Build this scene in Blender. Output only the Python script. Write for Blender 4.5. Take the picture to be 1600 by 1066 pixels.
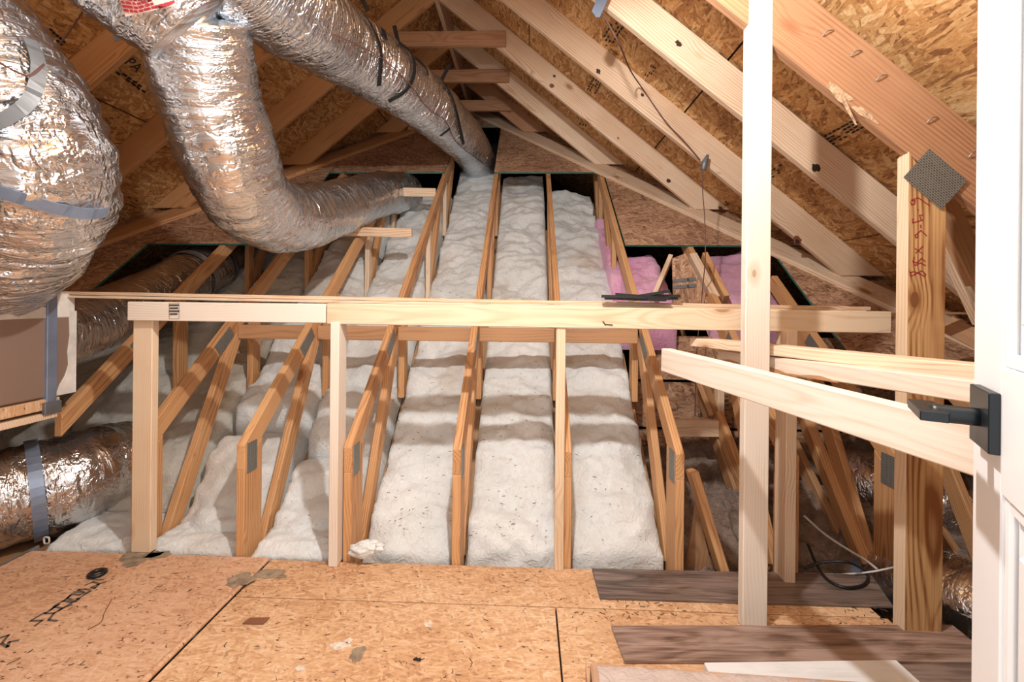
import bpy, bmesh, math, random
from mathutils import Vector, Matrix, noise
random.seed(7)
for o in list(bpy.data.objects): bpy.data.objects.remove(o)
SC = bpy.context.scene
COL = SC.collection
V = Vector
# ------------------------------------------------------------------ camera
F = 711.1; CX = 800.0; HZ = 470.0; H = 1.196
YAW = math.radians(2.0); ROLL = math.radians(0.55)
RM = Matrix.Rotation(YAW, 3, 'Z') @ Matrix.Rotation(math.pi/2, 3, 'X') @ Matrix.Rotation(ROLL, 3, 'Z')
CAM = V((0, 0, H))
cd = bpy.data.cameras.new('camera'); cd.lens = 16.0; cd.sensor_width = 36.0; cd.sensor_fit = 'HORIZONTAL'
cd.shift_y = -63/1600.0; cd.clip_start = 0.02
cam = bpy.data.objects.new('camera', cd); COL.objects.link(cam)
cam.matrix_world = Matrix.Translation(CAM) @ RM.to_4x4()
SC.camera = cam
# ------------------------------------------------------------------ world, lights, exposure
W = bpy.data.worlds.new('world'); SC.world = W; W.use_nodes = True
bg = W.node_tree.nodes['Background']; bg.inputs[0].default_value = (0.92, 0.96, 1.0, 1); bg.inputs[1].default_value = 0.5
def point(name, loc, power, rad, col):
    l = bpy.data.lights.new(name, 'POINT'); l.energy = power; l.shadow_soft_size = rad; l.color = col
    o = bpy.data.objects.new(name, l); COL.objects.link(o); o.location = loc
    return o
point('attic_bulb', (-0.02, 0.95, 2.385), 118, 0.03, (1.0, 0.975, 0.95))
al = bpy.data.lights.new('doorway_daylight', 'AREA'); al.shape = 'RECTANGLE'; al.size = 0.86; al.size_y = 2.0; al.energy = 9; al.color = (0.93, 0.97, 1.0)
ao = bpy.data.objects.new('doorway_daylight', al); COL.objects.link(ao); ao.location = (-0.26, -0.24, 1.03); ao.rotation_euler = (math.radians(90), 0, 0)
VS = SC.view_settings
VS.view_transform = 'Standard'; VS.look = 'None'; VS.gamma = 1.0; VS.use_curve_mapping = False; VS.exposure = 0.36

def at(px, py, Y):
    """world point that lies at depth Y on the sight line through a picture point"""
    d = RM @ V(((px-CX)/F, (HZ-py)/F, -1.0))
    return CAM + d*(Y/d.y)
def at_z(px, py, z):
    d = RM @ V(((px-CX)/F, (HZ-py)/F, -1.0))
    return CAM + d*((z-H)/d.z)
# ------------------------------------------------------------------ materials
MATS = {}
class NT:
    def __init__(s, name):
        m = bpy.data.materials.new(name); m.use_nodes = True
        s.m = m; s.t = m.node_tree; s.b = s.t.nodes['Principled BSDF']; MATS[name] = m
    def n(s, typ, **kw):
        nd = s.t.nodes.new(typ)
        for k, v in kw.items():
            if k.startswith('i_'):
                key = k[2:]; key = int(key) if key.isdigit() else key.replace('_', ' ')
                if hasattr(v, 'outputs'): s.t.links.new(v.outputs[0], nd.inputs[key])
                elif isinstance(v, bpy.types.NodeSocket): s.t.links.new(v, nd.inputs[key])
                else: nd.inputs[key].default_value = v
            else: setattr(nd, k, v)
        return nd
    def l(s, a, b): s.t.links.new(a, b)
    def ramp(s, fac, stops, interp='LINEAR'):
        r = s.t.nodes.new('ShaderNodeValToRGB'); r.color_ramp.interpolation = interp
        e = r.color_ramp.elements
        while len(e) < len(stops): e.new(0.5)
        for k, (p, c) in enumerate(stops):
            e[k].position = p; e[k].color = (c[0], c[1], c[2], 1) if not isinstance(c, (int, float)) else (c, c, c, 1)
        s.l(fac, r.inputs[0]); return r.outputs[0]
    def mix(s, fac, a, b, mode='MIX'):
        mx = s.t.nodes.new('ShaderNodeMix'); mx.data_type = 'RGBA'; mx.blend_type = mode
        for sock, v in ((mx.inputs[0], fac), (mx.inputs[6], a), (mx.inputs[7], b)):
            if isinstance(v, bpy.types.NodeSocket): s.l(v, sock)
            elif isinstance(v, (int, float)): sock.default_value = v
            else: sock.default_value = (v[0], v[1], v[2], 1)
        return mx.outputs[2]
    def math(s, op, a, b=0.0, c=0.0):
        mt = s.t.nodes.new('ShaderNodeMath'); mt.operation = op
        for k, v in enumerate((a, b, c)):
            if isinstance(v, bpy.types.NodeSocket): s.l(v, mt.inputs[k])
            else: mt.inputs[k].default_value = v
        return mt.outputs[0]
    def bump(s, h, strength=0.3, dist=0.01):
        bp = s.t.nodes.new('ShaderNodeBump'); bp.inputs['Strength'].default_value = strength; bp.inputs['Distance'].default_value = dist
        s.l(h, bp.inputs['Height']); s.l(bp.outputs[0], s.b.inputs['Normal']); return bp
    def coords(s, scale=(1, 1, 1), rnd=True, rot=(0, 0, 0), kind='Object'):
        tc = s.n('ShaderNodeTexCoord'); mp = s.n('ShaderNodeMapping'); s.l(tc.outputs[kind], mp.inputs[0])
        mp.inputs['Scale'].default_value = scale; mp.inputs['Rotation'].default_value = rot
        if not rnd: return mp.outputs[0]
        oi = s.n('ShaderNodeObjectInfo'); k = s.math('MULTIPLY', oi.outputs['Random'], 37.0)
        va = s.n('ShaderNodeVectorMath', operation='ADD'); s.l(mp.outputs[0], va.inputs[0]); s.l(k, va.inputs[1])
        return va.outputs[0]

def wood(name, light, dark, knotc=(0.10, 0.04, 0.015), ring=26.0, contrast=1.0, rough=0.62, knot=True):
    s = NT(name)
    oi = s.n('ShaderNodeObjectInfo')
    c = s.coords((1, 1, 1))
    mp = s.n('ShaderNodeMapping'); s.l(c, mp.inputs[0]); mp.inputs['Scale'].default_value = (0.9, 4.0, 4.0)
    nz = s.n('ShaderNodeTexNoise', i_Scale=1.0, i_Detail=2.0); s.l(mp.outputs[0], nz.inputs['Vector'])
    # knots
    vor = s.n('ShaderNodeTexVoronoi', i_Scale=1.0); mk = s.n('ShaderNodeMapping'); s.l(c, mk.inputs[0]); mk.inputs['Scale'].default_value = (2.6, 5.0, 5.0)
    s.l(mk.outputs[0], vor.inputs['Vector'])
    kd = vor.outputs['Distance']
    # growth rings round an axis that runs along the board
    sp = s.n('ShaderNodeSeparateXYZ'); s.l(s.coords((1, 1, 1), rnd=False), sp.inputs[0])
    r1 = s.math('MULTIPLY_ADD', oi.outputs['Random'], 0.16, -0.08)
    yy = s.math('ADD', sp.outputs[1], r1); zz = s.math('ADD', sp.outputs[2], 0.05)
    rr = s.math('SQRT', s.math('ADD', s.math('MULTIPLY', yy, yy), s.math('MULTIPLY', zz, zz)))
    rr = s.math('ADD', rr, s.math('MULTIPLY', nz.outputs[0], 0.11))
    if knot:
        near = s.math('SUBTRACT', 0.32, kd); near = s.math('MAXIMUM', near, 0.0)
        rr = s.math('ADD', rr, s.math('MULTIPLY', near, 0.10))
    sn = s.math('SINE', s.math('MULTIPLY', rr, ring*32.0))
    sn = s.math('MULTIPLY_ADD', sn, 0.5, 0.5); sn = s.math('POWER', sn, 2.2)
    fib = s.n('ShaderNodeTexNoise', i_Scale=1.0, i_Detail=3.0); mf = s.n('ShaderNodeMapping'); s.l(c, mf.inputs[0]); mf.inputs['Scale'].default_value = (3.0, 160, 160); s.l(mf.outputs[0], fib.inputs['Vector'])
    blot = s.n('ShaderNodeTexNoise', i_Scale=2.2, i_Detail=1.0); s.l(c, blot.inputs['Vector'])
    mod = s.n('ShaderNodeTexNoise', i_Scale=5.0, i_Detail=2.0); s.l(c, mod.inputs['Vector'])
    f = s.math('MULTIPLY', s.math('MULTIPLY', sn, s.ramp(mod.outputs[0], [(0.3, 0.25), (0.7, 1.0)])), 0.62*contrast)
    f = s.math('ADD', f, s.math('MULTIPLY', s.math('SUBTRACT', fib.outputs[0], 0.5), 0.7*contrast))
    f = s.math('ADD', f, s.math('MULTIPLY', s.math('SUBTRACT', blot.outputs[0], 0.42), 0.8))
    f = s.math('ADD', f, s.math('MULTIPLY', s.math('SUBTRACT', oi.outputs['Random'], 0.5), 0.35))
    f = s.math('MINIMUM', s.math('MAXIMUM', f, 0.0), 1.0)
    col = s.mix(f, light, dark)
    if knot:
        kf = s.math('LESS_THAN', kd, 0.085); col = s.mix(kf, col, knotc)
        halo = s.ramp(kd, [(0.085, 0.7), (0.17, 0.0)]); col = s.mix(halo, col, dark)
    s.l(col, s.b.inputs['Base Color']); s.b.inputs['Roughness'].default_value = rough
    s.bump(fib.outputs[0], 0.12, 0.004)
    return s.m
wood('pine_pale', (0.77, 0.60, 0.42), (0.55, 0.34, 0.18), contrast=0.85, ring=20)
wood('pine_white', (0.80, 0.71, 0.61), (0.62, 0.45, 0.31), contrast=0.8, ring=18)
wood('pine_rafter', (0.80, 0.62, 0.45), (0.50, 0.28, 0.14), contrast=1.1, ring=17)
wood('pine_truss', (0.66, 0.37, 0.17), (0.38, 0.155, 0.05), contrast=1.35, ring=17)
wood('pine_honey', (0.66, 0.40, 0.18), (0.28, 0.11, 0.035), contrast=1.9, ring=12)
wood('pine_red', (0.52, 0.29, 0.16), (0.30, 0.125, 0.055), contrast=1.1, ring=14)
wood('pine_brown', (0.50, 0.28, 0.14), (0.27, 0.12, 0.05), contrast=0.8, ring=14)

def osb(name, ramp, scl=1.0, bumpv=0.35, speck=0.0, spc=(0.05, 0.03, 0.02), vw=0.62):
    s = NT(name)
    vals = []; hs = []
    for k, (rot, sx, sy) in enumerate(((0.35, 9, 46), (-0.5, 8, 40), (1.25, 11, 52), (-0.05, 7, 60))):
        c = s.coords((1, 1, 1), True, (0, 0, rot))
        wn = s.n('ShaderNodeTexNoise', i_Scale=7.0, i_Detail=1.0); s.l(c, wn.inputs['Vector'])
        wa = s.n('ShaderNodeVectorMath', operation='MULTIPLY_ADD'); s.l(wn.outputs['Color'], wa.inputs[0]); wa.inputs[1].default_value = (0.05, 0.05, 0); s.l(c, wa.inputs[2])
        mp = s.n('ShaderNodeMapping'); s.l(wa.outputs[0], mp.inputs[0]); mp.inputs['Scale'].default_value = (sx*scl, sy*scl, 1.0)
        mp.inputs['Location'].default_value = (k*3.1, k*7.7, k*1.3)
        vo = s.n('ShaderNodeTexVoronoi', i_Scale=1.0, voronoi_dimensions='2D'); s.l(mp.outputs[0], vo.inputs['Vector'])
        sp = s.n('ShaderNodeSeparateColor'); s.l(vo.outputs['Color'], sp.inputs[0])
        vals.append((sp.outputs[0], sp.outputs[1]))
    h, v = vals[0]
    for hb, vb in vals[1:]:
        g = s.math('GREATER_THAN', hb, h)
        mx = s.t.nodes.new('ShaderNodeMix'); mx.data_type = 'FLOAT'; s.l(g, mx.inputs[0]); s.l(v, mx.inputs[2]); s.l(vb, mx.inputs[3]); v = mx.outputs[0]
        h = s.math('MAXIMUM', h, hb)
    fn = s.n('ShaderNodeTexNoise', i_Scale=55.0, i_Detail=4.0); s.l(s.coords((1, 2.2, 1)), fn.inputs['Vector'])
    bl = s.n('ShaderNodeTexNoise', i_Scale=2.4, i_Detail=2.0); s.l(s.coords(), bl.inputs['Vector'])
    f = s.math('ADD', s.math('MULTIPLY_ADD', v, vw, 0.31-vw/2), s.math('MULTIPLY', s.math('SUBTRACT', fn.outputs[0], 0.3), 0.75))
    f = s.math('ADD', f, s.math('MULTIPLY', s.math('SUBTRACT', bl.outputs[0], 0.5), 0.6))
    col = s.ramp(f, ramp)
    if speck:
        sn = s.n('ShaderNodeTexNoise', i_Scale=38.0, i_Detail=2.0); s.l(s.coords((1, 2.5, 1)), sn.inputs['Vector'])
        col = s.mix(s.ramp(sn.outputs[0], [(0.70-speck*0.1, 0.0), (0.74-speck*0.1, 0.85)]), col, spc)
    s.l(col, s.b.inputs['Base Color']); s.b.inputs['Roughness'].default_value = 0.72
    s.bump(s.math('ADD', s.math('MULTIPLY', h, 0.5), s.math('MULTIPLY', fn.outputs[0], 0.6)), bumpv, 0.006)
    return s.m
osb('osb_roof', [(0.05, (0.22, 0.09, 0.03)), (0.35, (0.46, 0.23, 0.08)), (0.62, (0.61, 0.35, 0.14)), (0.95, (0.80, 0.58, 0.32))], scl=1.15, speck=0.2)
osb('osb_floor', [(0.05, (0.36, 0.18, 0.09)), (0.33, (0.58, 0.33, 0.17)), (0.6, (0.70, 0.45, 0.26)), (0.95, (0.84, 0.66, 0.46))], scl=2.0, bumpv=0.25, speck=0.4, vw=0.40)
osb('osb_floor_pink', [(0.05, (0.40, 0.20, 0.11)), (0.35, (0.62, 0.36, 0.21)), (0.6, (0.70, 0.45, 0.29)), (0.95, (0.80, 0.58, 0.42))], scl=2.2, bumpv=0.25, speck=0.35, vw=0.34)
osb('osb_deck', [(0.05, (0.15, 0.07, 0.04)), (0.4, (0.40, 0.22, 0.125)), (0.7, (0.55, 0.34, 0.21)), (0.95, (0.72, 0.50, 0.35))], scl=1.6, bumpv=0.4)
def plain(name, col, rough=0.6, metal=0.0, var=0.12, scale=9.0, bumpv=0.0, bscale=60.0, **kw):
    s = NT(name)
    nz = s.n('ShaderNodeTexNoise', i_Scale=scale, i_Detail=3.0); s.l(s.coords(), nz.inputs['Vector'])
    d = tuple(max(0, c*(1-var*2)) for c in col); u = tuple(min(1, c*(1+var)) for c in col)
    s.l(s.ramp(nz.outputs[0], [(0.3, d), (0.7, u)]), s.b.inputs['Base Color'])
    s.b.inputs['Roughness'].default_value = rough; s.b.inputs['Metallic'].default_value = metal
    if bumpv:
        b2 = s.n('ShaderNodeTexNoise', i_Scale=bscale, i_Detail=3.0); s.l(s.coords(), b2.inputs['Vector']); s.bump(b2.outputs[0], bumpv, 0.005)
    for k, v in kw.items(): s.b.inputs[k].default_value = v
    return s.m
plain('green_edge', (0.03, 0.16, 0.13), 0.6)
plain('strap_grey', (0.16, 0.17, 0.18), 0.45, 0.3)
plain('strap_blue', (0.23, 0.29, 0.40), 0.45, 0.4)
plain('black_plastic', (0.012, 0.012, 0.013), 0.4)
plain('black_cord', (0.01, 0.01, 0.011), 0.5)
plain('brown_cord', (0.14, 0.06, 0.045), 0.6)
plain('white_cord', (0.75, 0.72, 0.68), 0.5)
plain('mastic', (0.78, 0.75, 0.70), 0.75, bumpv=0.6, bscale=45)
plain('white_paint', (0.83, 0.84, 0.85), 0.38, var=0.015)
plain('handle_black', (0.018, 0.024, 0.028), 0.38, 0.4)
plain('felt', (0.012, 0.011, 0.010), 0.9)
plain('gypsum', (0.30, 0.27, 0.24), 0.9)
plain('dirty_brown', (0.15, 0.09, 0.055), 0.9)
plain('ink_black', (0.02, 0.018, 0.016), 0.8)
plain('ink_grey', (0.13, 0.10, 0.08), 0.8)
plain('ink_red', (0.36, 0.02, 0.03), 0.7)
plain('label_pink', (0.80, 0.56, 0.48), 0.6)
plain('cardboard', (0.55, 0.34, 0.22), 0.75)
plain('glue_grey', (0.33, 0.25, 0.17), 0.85, var=0.25, scale=30)
plain('powder_white', (0.80, 0.69, 0.57), 0.9, var=0.15, scale=60)
plain('steel', (0.42, 0.42, 0.42), 0.4, 0.8)
plain('chip_brown', (0.24, 0.10, 0.05), 0.7)
plain('splinter', (0.11, 0.05, 0.025), 0.8)
plain('duct_collar', (0.42, 0.42, 0.42), 0.5, 0.5)
def insulation(name, a, b, d):
    s = NT(name)
    n1 = s.n('ShaderNodeTexNoise', i_Scale=2.6, i_Detail=4.0, i_Distortion=0.6); s.l(s.coords((1, 1, 1), kind='Object'), n1.inputs['Vector'])
    n2 = s.n('ShaderNodeTexNoise', i_Scale=34.0, i_Detail=6.0, i_Distortion=1.4); s.l(s.coords((1, 0.6, 1)), n2.inputs['Vector'])
    n3 = s.n('ShaderNodeTexNoise', i_Scale=1.1, i_Detail=3.0); s.l(s.coords((2.0, 1, 1)), n3.inputs['Vector'])
    c = s.mix(s.ramp(n1.outputs[0], [(0.35, 0.0), (0.65, 1.0)]), a, b)
    c = s.mix(s.ramp(n3.outputs[0], [(0.55, 0.0), (0.72, 0.75)]), c, d)
    c = s.mix(s.ramp(n2.outputs[0], [(0.3, 0.22), (0.55, 0.0)]), c, d)
    s.l(c, s.b.inputs['Base Color']); s.b.inputs['Roughness'].default_value = 0.95
    s.b.inputs['Sheen Weight'].default_value = 0.25
    s.bump(n2.outputs[0], 0.65, 0.012)
insulation('batt_white', (0.78, 0.815, 0.82), (0.68, 0.715, 0.71), (0.56, 0.46, 0.36))
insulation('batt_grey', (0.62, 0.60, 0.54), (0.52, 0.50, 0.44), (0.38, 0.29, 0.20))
insulation('batt_pink', (0.80, 0.46, 0.62), (0.66, 0.30, 0.48), (0.48, 0.24, 0.32))
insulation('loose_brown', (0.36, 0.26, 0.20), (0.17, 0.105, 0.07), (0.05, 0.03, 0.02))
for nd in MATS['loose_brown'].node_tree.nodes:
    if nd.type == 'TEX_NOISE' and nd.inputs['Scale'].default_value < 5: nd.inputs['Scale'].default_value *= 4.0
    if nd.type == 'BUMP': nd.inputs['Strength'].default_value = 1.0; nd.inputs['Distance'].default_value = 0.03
def foil(name, base=(0.87, 0.92, 0.98), rough=0.12, su=42.0, sv=6.0, strength=1.0):
    s = NT(name)
    c = s.coords((su, sv, 1), True, kind='UV')
    n1 = s.n('ShaderNodeTexNoise', i_Scale=1.0, i_Detail=5.0, i_Distortion=0.9); s.l(c, n1.inputs['Vector'])
    c2 = s.coords((14, 9, 1), True, kind='UV')
    v = s.n('ShaderNodeTexVoronoi', feature='DISTANCE_TO_EDGE', i_Scale=1.0); 
    nd = s.n('ShaderNodeTexNoise', i_Scale=3.0, i_Detail=2.0); s.l(c2, nd.inputs['Vector'])
    va = s.n('ShaderNodeVectorMath', operation='MULTIPLY_ADD'); s.l(nd.outputs['Color'], va.inputs[0]); va.inputs[1].default_value = (1.2, 1.2, 0); s.l(c2, va.inputs[2])
    s.l(va.outputs[0], v.inputs['Vector'])
    e = s.ramp(v.outputs['Distance'], [(0.0, 0.0), (0.18, 1.0)])
    hsum = s.math('ADD', s.math('MULTIPLY', n1.outputs[0], 1.4), s.math('MULTIPLY', e, 0.34))
    s.bump(hsum, strength, 0.012)
    b1 = s.n('ShaderNodeTexNoise', i_Scale=1.0, i_Detail=2.0); s.l(s.coords((3, 2, 1), True, kind='UV'), b1.inputs['Vector'])
    s.l(s.mix(s.ramp(b1.outputs[0], [(0.4, 0.0), (0.65, 1.0)]), base, tuple(k*0.80 for k in base)), s.b.inputs['Base Color'])
    s.b.inputs['Metallic'].default_value = 0.96; s.b.inputs['Roughness'].default_value = rough
    return s.m
foil('foil')
foil('foil_soft', (0.86, 0.90, 0.95), 0.14, 30.0, 6.0, 0.6)
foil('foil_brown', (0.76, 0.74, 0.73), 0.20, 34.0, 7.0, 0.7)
foil('foil_board', (0.36, 0.255, 0.205), 0.42, 60.0, 60.0, 0.25); MATS['foil_board'].node_tree.nodes['Principled BSDF'].inputs['Metallic'].default_value = 0.35
def plate_mat():
    s = NT('truss_plate')
    c = s.coords((1, 1, 1), False)
    br = s.n('ShaderNodeTexBrick', offset=0.5, i_Scale=1.0); s.l(c, br.inputs['Vector'])
    br.inputs['Brick Width'].default_value = 0.012; br.inputs['Row Height'].default_value = 0.0075; br.inputs['Mortar Size'].default_value = 0.0014
    br.inputs['Color1'].default_value = (0.10, 0.105, 0.10, 1); br.inputs['Color2'].default_value = (0.17, 0.175, 0.165, 1); br.inputs['Mortar'].default_value = (0.34, 0.35, 0.33, 1)
    s.l(br.outputs[0], s.b.inputs['Base Color']); s.b.inputs['Metallic'].default_value = 0.55; s.b.inputs['Roughness'].default_value = 0.5
    s.bump(br.outputs['Fac'], 0.6, 0.002)
plate_mat()
def laminate(name, a, b, c3):
    s = NT(name)
    c = s.coords((1.5, 9, 9))
    n1 = s.n('ShaderNodeTexNoise', i_Scale=1.6, i_Detail=4.0, i_Distortion=1.6); s.l(c, n1.inputs['Vector'])
    n2 = s.n('ShaderNodeTexNoise', i_Scale=1.0, i_Detail=4.0); s.l(s.coords((5, 110, 110)), n2.inputs['Vector'])
    f = s.math('ADD', s.math('MULTIPLY', n1.outputs[0], 0.65), s.math('MULTIPLY', n2.outputs[0], 0.35))
    s.l(s.ramp(f, [(0.38, a), (0.49, b), (0.60, c3)]), s.b.inputs['Base Color'])
    s.b.inputs['Roughness'].default_value = 0.33; s.bump(n2.outputs[0], 0.15, 0.003)
laminate('laminate', (0.12, 0.075, 0.055), (0.27, 0.18, 0.14), (0.40, 0.29, 0.24))
laminate('laminate_dark', (0.07, 0.05, 0.042), (0.17, 0.125, 0.105), (0.27, 0.20, 0.17))
laminate('panel_white', (0.66, 0.69, 0.70), (0.77, 0.80, 0.81), (0.83, 0.86, 0.88))
def film():
    s = NT('clear_film')
    s.b.inputs['Base Color'].default_value = (0.95, 0.93, 0.93, 1); s.b.inputs['Roughness'].default_value = 0.12
    s.b.inputs['Alpha'].default_value = 0.42
    n2 = s.n('ShaderNodeTexNoise', i_Scale=30.0, i_Detail=4.0, i_Distortion=2.0); s.l(s.coords(), n2.inputs['Vector']); s.bump(n2.outputs[0], 0.9, 0.01)
film()
# ------------------------------------------------------------------ helpers
def M(n): return MATS[n]
def tag(o, label=None, cat=None, group=None, kind=None):
    if label: o['label'] = label
    if cat: o['category'] = cat
    if group: o['group'] = group
    if kind: o['kind'] = kind
    return o
def link(name, me, mats, parent=None, mw=None):
    o = bpy.data.objects.new(name, me); COL.objects.link(o)
    for m in (mats if isinstance(mats, (list, tuple)) else [mats]):
        if len(me.materials) < (len(mats) if isinstance(mats, (list, tuple)) else 1): me.materials.append(M(m))
    mw = mw or Matrix()
    if parent is not None:
        o.parent = parent; o.matrix_local = MW[parent.name].inverted() @ mw
    else: o.matrix_world = mw
    MW[o.name] = mw.copy()
    return o
MW = {}
def empty(name, loc):
    o = bpy.data.objects.new(name, None); COL.objects.link(o); o.location = loc; o.empty_display_size = 0.1
    MW[o.name] = Matrix.Translation(V(loc)); return o
def frame(origin, ex, ey):
    ex = V(ex).normalized(); ey = V(ey); ey = (ey - ex*ey.dot(ex)).normalized(); ez = ex.cross(ey)
    m = Matrix((ex, ey, ez)).transposed().to_4x4(); m.translation = V(origin); return m
def prism(name, origin, ex, ey, pts, t, mats, parent=None, bev=0.0025, centred=True, sidemat=False):
    bm = bmesh.new()
    z0, z1 = (-t/2, t/2) if centred else (0, t)
    a = [bm.verts.new((x, y, z0)) for x, y in pts]; b = [bm.verts.new((x, y, z1)) for x, y in pts]
    bm.faces.new(a); bm.faces.new(b)
    for i in range(len(pts)):
        j = (i+1) % len(pts); f = bm.faces.new((a[i], a[j], b[j], b[i]))
        if sidemat: f.material_index = 1
    bmesh.ops.recalc_face_normals(bm, faces=bm.faces)
    if bev: bmesh.ops.bevel(bm, geom=list(bm.edges), offset=bev, segments=1, affect='EDGES', clamp_overlap=True)
    me = bpy.data.meshes.new(name); bm.to_mesh(me); bm.free()
    return link(name, me, mats, parent, frame(origin, ex, ey))
def board(name, p0, p1, wdir, w, t, mat, parent=None, bev=0.003):
    """timber from p0 to p1 along its centre line; w across wdir, t across the third axis"""
    p0 = V(p0); p1 = V(p1); L = (p1-p0).length
    return prism(name, (p0+p1)/2, p1-p0, wdir, [(-L/2, -w/2), (L/2, -w/2), (L/2, w/2), (-L/2, w/2)], t, mat, parent, bev)
def box(name, lo, hi, mat, parent=None, bev=0.003):
    lo = V(lo); hi = V(hi); c = (lo+hi)/2; d = hi-lo
    return prism(name, c, (1, 0, 0), (0, 1, 0), [(-d.x/2, -d.y/2), (d.x/2, -d.y/2), (d.x/2, d.y/2), (-d.x/2, d.y/2)], d.z, mat, parent, bev)
def catmull(pts, n):
    P = [pts[0]*2-pts[1]] + list(pts) + [pts[-1]*2-pts[-2]]; out = []
    for i in range(1, len(P)-2):
        for k in range(n):
            t = k/n; a, b, c, d = P[i-1], P[i], P[i+1], P[i+2]
            out.append(0.5*((2*b)+(c-a)*t+(2*a-5*b+4*c-d)*t*t+(3*b-a-3*c+d)*t**3))
    out.append(P[-2].copy()); return out
def resample(pts, n):
    L = [0]
    for a, b in zip(pts, pts[1:]): L.append(L[-1]+(b-a).length)
    out = []; j = 0
    for k in range(n):
        s = L[-1]*k/(n-1)
        while j < len(L)-2 and L[j+1] < s: j += 1
        d = L[j+1]-L[j]; out.append(pts[j].lerp(pts[j+1], (s-L[j])/d if d else 0))
    return out, L[-1]
def tube_mesh(name, pts, rad, seg, n, rib=0.0, ribp=0.06, wr=0.0, seed=0.0, caps=True, sub=10):
    pts4 = [V((*p, r)) for p, r in zip(pts, rad)] if isinstance(rad, (list, tuple)) else [V((*p, rad)) for p in pts]
    cp = catmull(pts4, sub) if len(pts) > 2 else pts4
    c3 = [p.to_3d() for p in cp]
    L = [0]
    for a, b in zip(c3, c3[1:]): L.append(L[-1]+(b-a).length)
    S = []; j = 0
    for k in range(n):
        s = L[-1]*k/(n-1)
        while j < len(L)-2 and L[j+1] < s: j += 1
        d = L[j+1]-L[j]; S.append(cp[j].lerp(cp[j+1], (s-L[j])/d if d else 0))
    me = bpy.data.meshes.new(name); vs = []; fs = []; uvs = []
    up = V((0.13, 0.2, 1)); 
    for i, p in enumerate(S):
        q = S[min(i+1, n-1)].to_3d()-S[max(i-1, 0)].to_3d(); q.normalize()
        up = (up - q*up.dot(q)).normalized(); sd = q.cross(up)
        r0 = p[3]; ln = L[-1]*i/(n-1)
        for k in range(seg):
            a = 2*math.pi*k/seg; dr = sd*math.cos(a)+up*math.sin(a)
            r = r0
            if rib: r += rib*math.sin(ln/ribp*2*math.pi + 0.6*math.sin(a*2+seed))*(0.55+0.9*noise.noise(V((ln*3, a, seed))))
            if wr:
                pp = p.to_3d()*1.0 + dr*r0
                r += wr*(noise.noise(pp*6.0+V((seed, 0, 0)))*1.0 + noise.noise(V((ln*26, a*2.2, seed)))*0.55 + abs(noise.noise(V((ln*11, a*5.0, seed+4))))*-0.6)
            vs.append(p.to_3d()+dr*r)
    for i in range(n-1):
        for k in range(seg):
            k2 = (k+1) % seg; fs.append((i*seg+k, i*seg+k2, (i+1)*seg+k2, (i+1)*seg+k))
            u0, u1 = L[-1]*i/(n-1), L[-1]*(i+1)/(n-1); v0, v1 = 2*math.pi*S[0][3]*k/seg, 2*math.pi*S[0][3]*(k+1)/seg
            uvs += [(u0, v0), (u0, v1), (u1, v1), (u1, v0)]
    nf = len(fs)
    if caps: fs.append(tuple(range(seg-1, -1, -1))); fs.append(tuple(range((n-1)*seg, n*seg))); uvs += [(0, 0)]*(2*seg)
    c = V((0, 0, 0))
    me.from_pydata([tuple(v) for v in vs], [], fs)
    ul = me.uv_layers.new(name='UVMap')
    for i, uv in enumerate(uvs): ul.data[i].uv = uv
    bm = bmesh.new(); bm.from_mesh(me); bmesh.ops.recalc_face_normals(bm, faces=bm.faces); bm.to_mesh(me); bm.free()
    for p in me.polygons: p.use_smooth = True
    return me, S
def centre_mesh(me, c):
    me.transform(Matrix.Translation(-V(c)))
def tube(name, pts, rad, mat, parent=None, seg=8, n=None, **kw):
    pts = [V(p) for p in pts]
    me, S = tube_mesh(name, pts, rad, seg, n or max(2, 8*(len(pts)-1)+1), **kw)
    c = pts[0]; centre_mesh(me, c)
    o = link(name, me, mat, parent, Matrix.Translation(c)); return o, S
def ribbon(name, lines, normal, w, mat, parent=None, lift=0.0006, hgt=0.0006):
    """flat pen or stencil strokes lying on a plane"""
    bm = bmesh.new(); nrm = V(normal).normalized(); base = V(lines[0][0])
    for ln in lines:
        ln = [V(p)+nrm*lift for p in ln]
        for a, b in zip(ln, ln[1:]):
            d = b-a
            if d.length < 1e-5: continue
            d.normalize(); s = nrm.cross(d)*w/2
            q = [a-d*w*0.3-s, b+d*w*0.3-s, b+d*w*0.3+s, a-d*w*0.3+s]
            bm.faces.new([bm.verts.new(p-base) for p in q])
    bmesh.ops.recalc_face_normals(bm, faces=bm.faces)
    me = bpy.data.meshes.new(name); bm.to_mesh(me); bm.free()
    return link(name, me, mat, parent, Matrix.Translation(base))
def blob(name, c, ex, ey, rx, ry, mat, parent=None, lift=0.0007, n=18, seed=0, rough=0.35):
    pts = []
    for k in range(n):
        a = 2*math.pi*k/n; r = 1+rough*noise.noise(V((math.cos(a)*1.7+seed, math.sin(a)*1.7, seed)))*2
        pts.append((math.cos(a)*rx*r, math.sin(a)*ry*r))
    ex = V(ex); ey = V(ey); nz = ex.cross(ey).normalized()
    return prism(name, V(c)+nz*lift, ex, ey, pts, 0.0008, mat, parent, bev=0)
def text(name, body, size, origin, ex, ey, mat, parent=None):
    cu = bpy.data.curves.new(name, 'FONT'); cu.body = body; cu.size = size
    o = bpy.data.objects.new(name, cu); COL.objects.link(o)
    dg = bpy.context.evaluated_depsgraph_get(); me = bpy.data.meshes.new_from_object(o.evaluated_get(dg))
    bpy.data.objects.remove(o); bpy.data.curves.remove(cu); me.materials.clear()
    return link(name, me, mat, parent, frame(origin, ex, ey))
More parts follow.
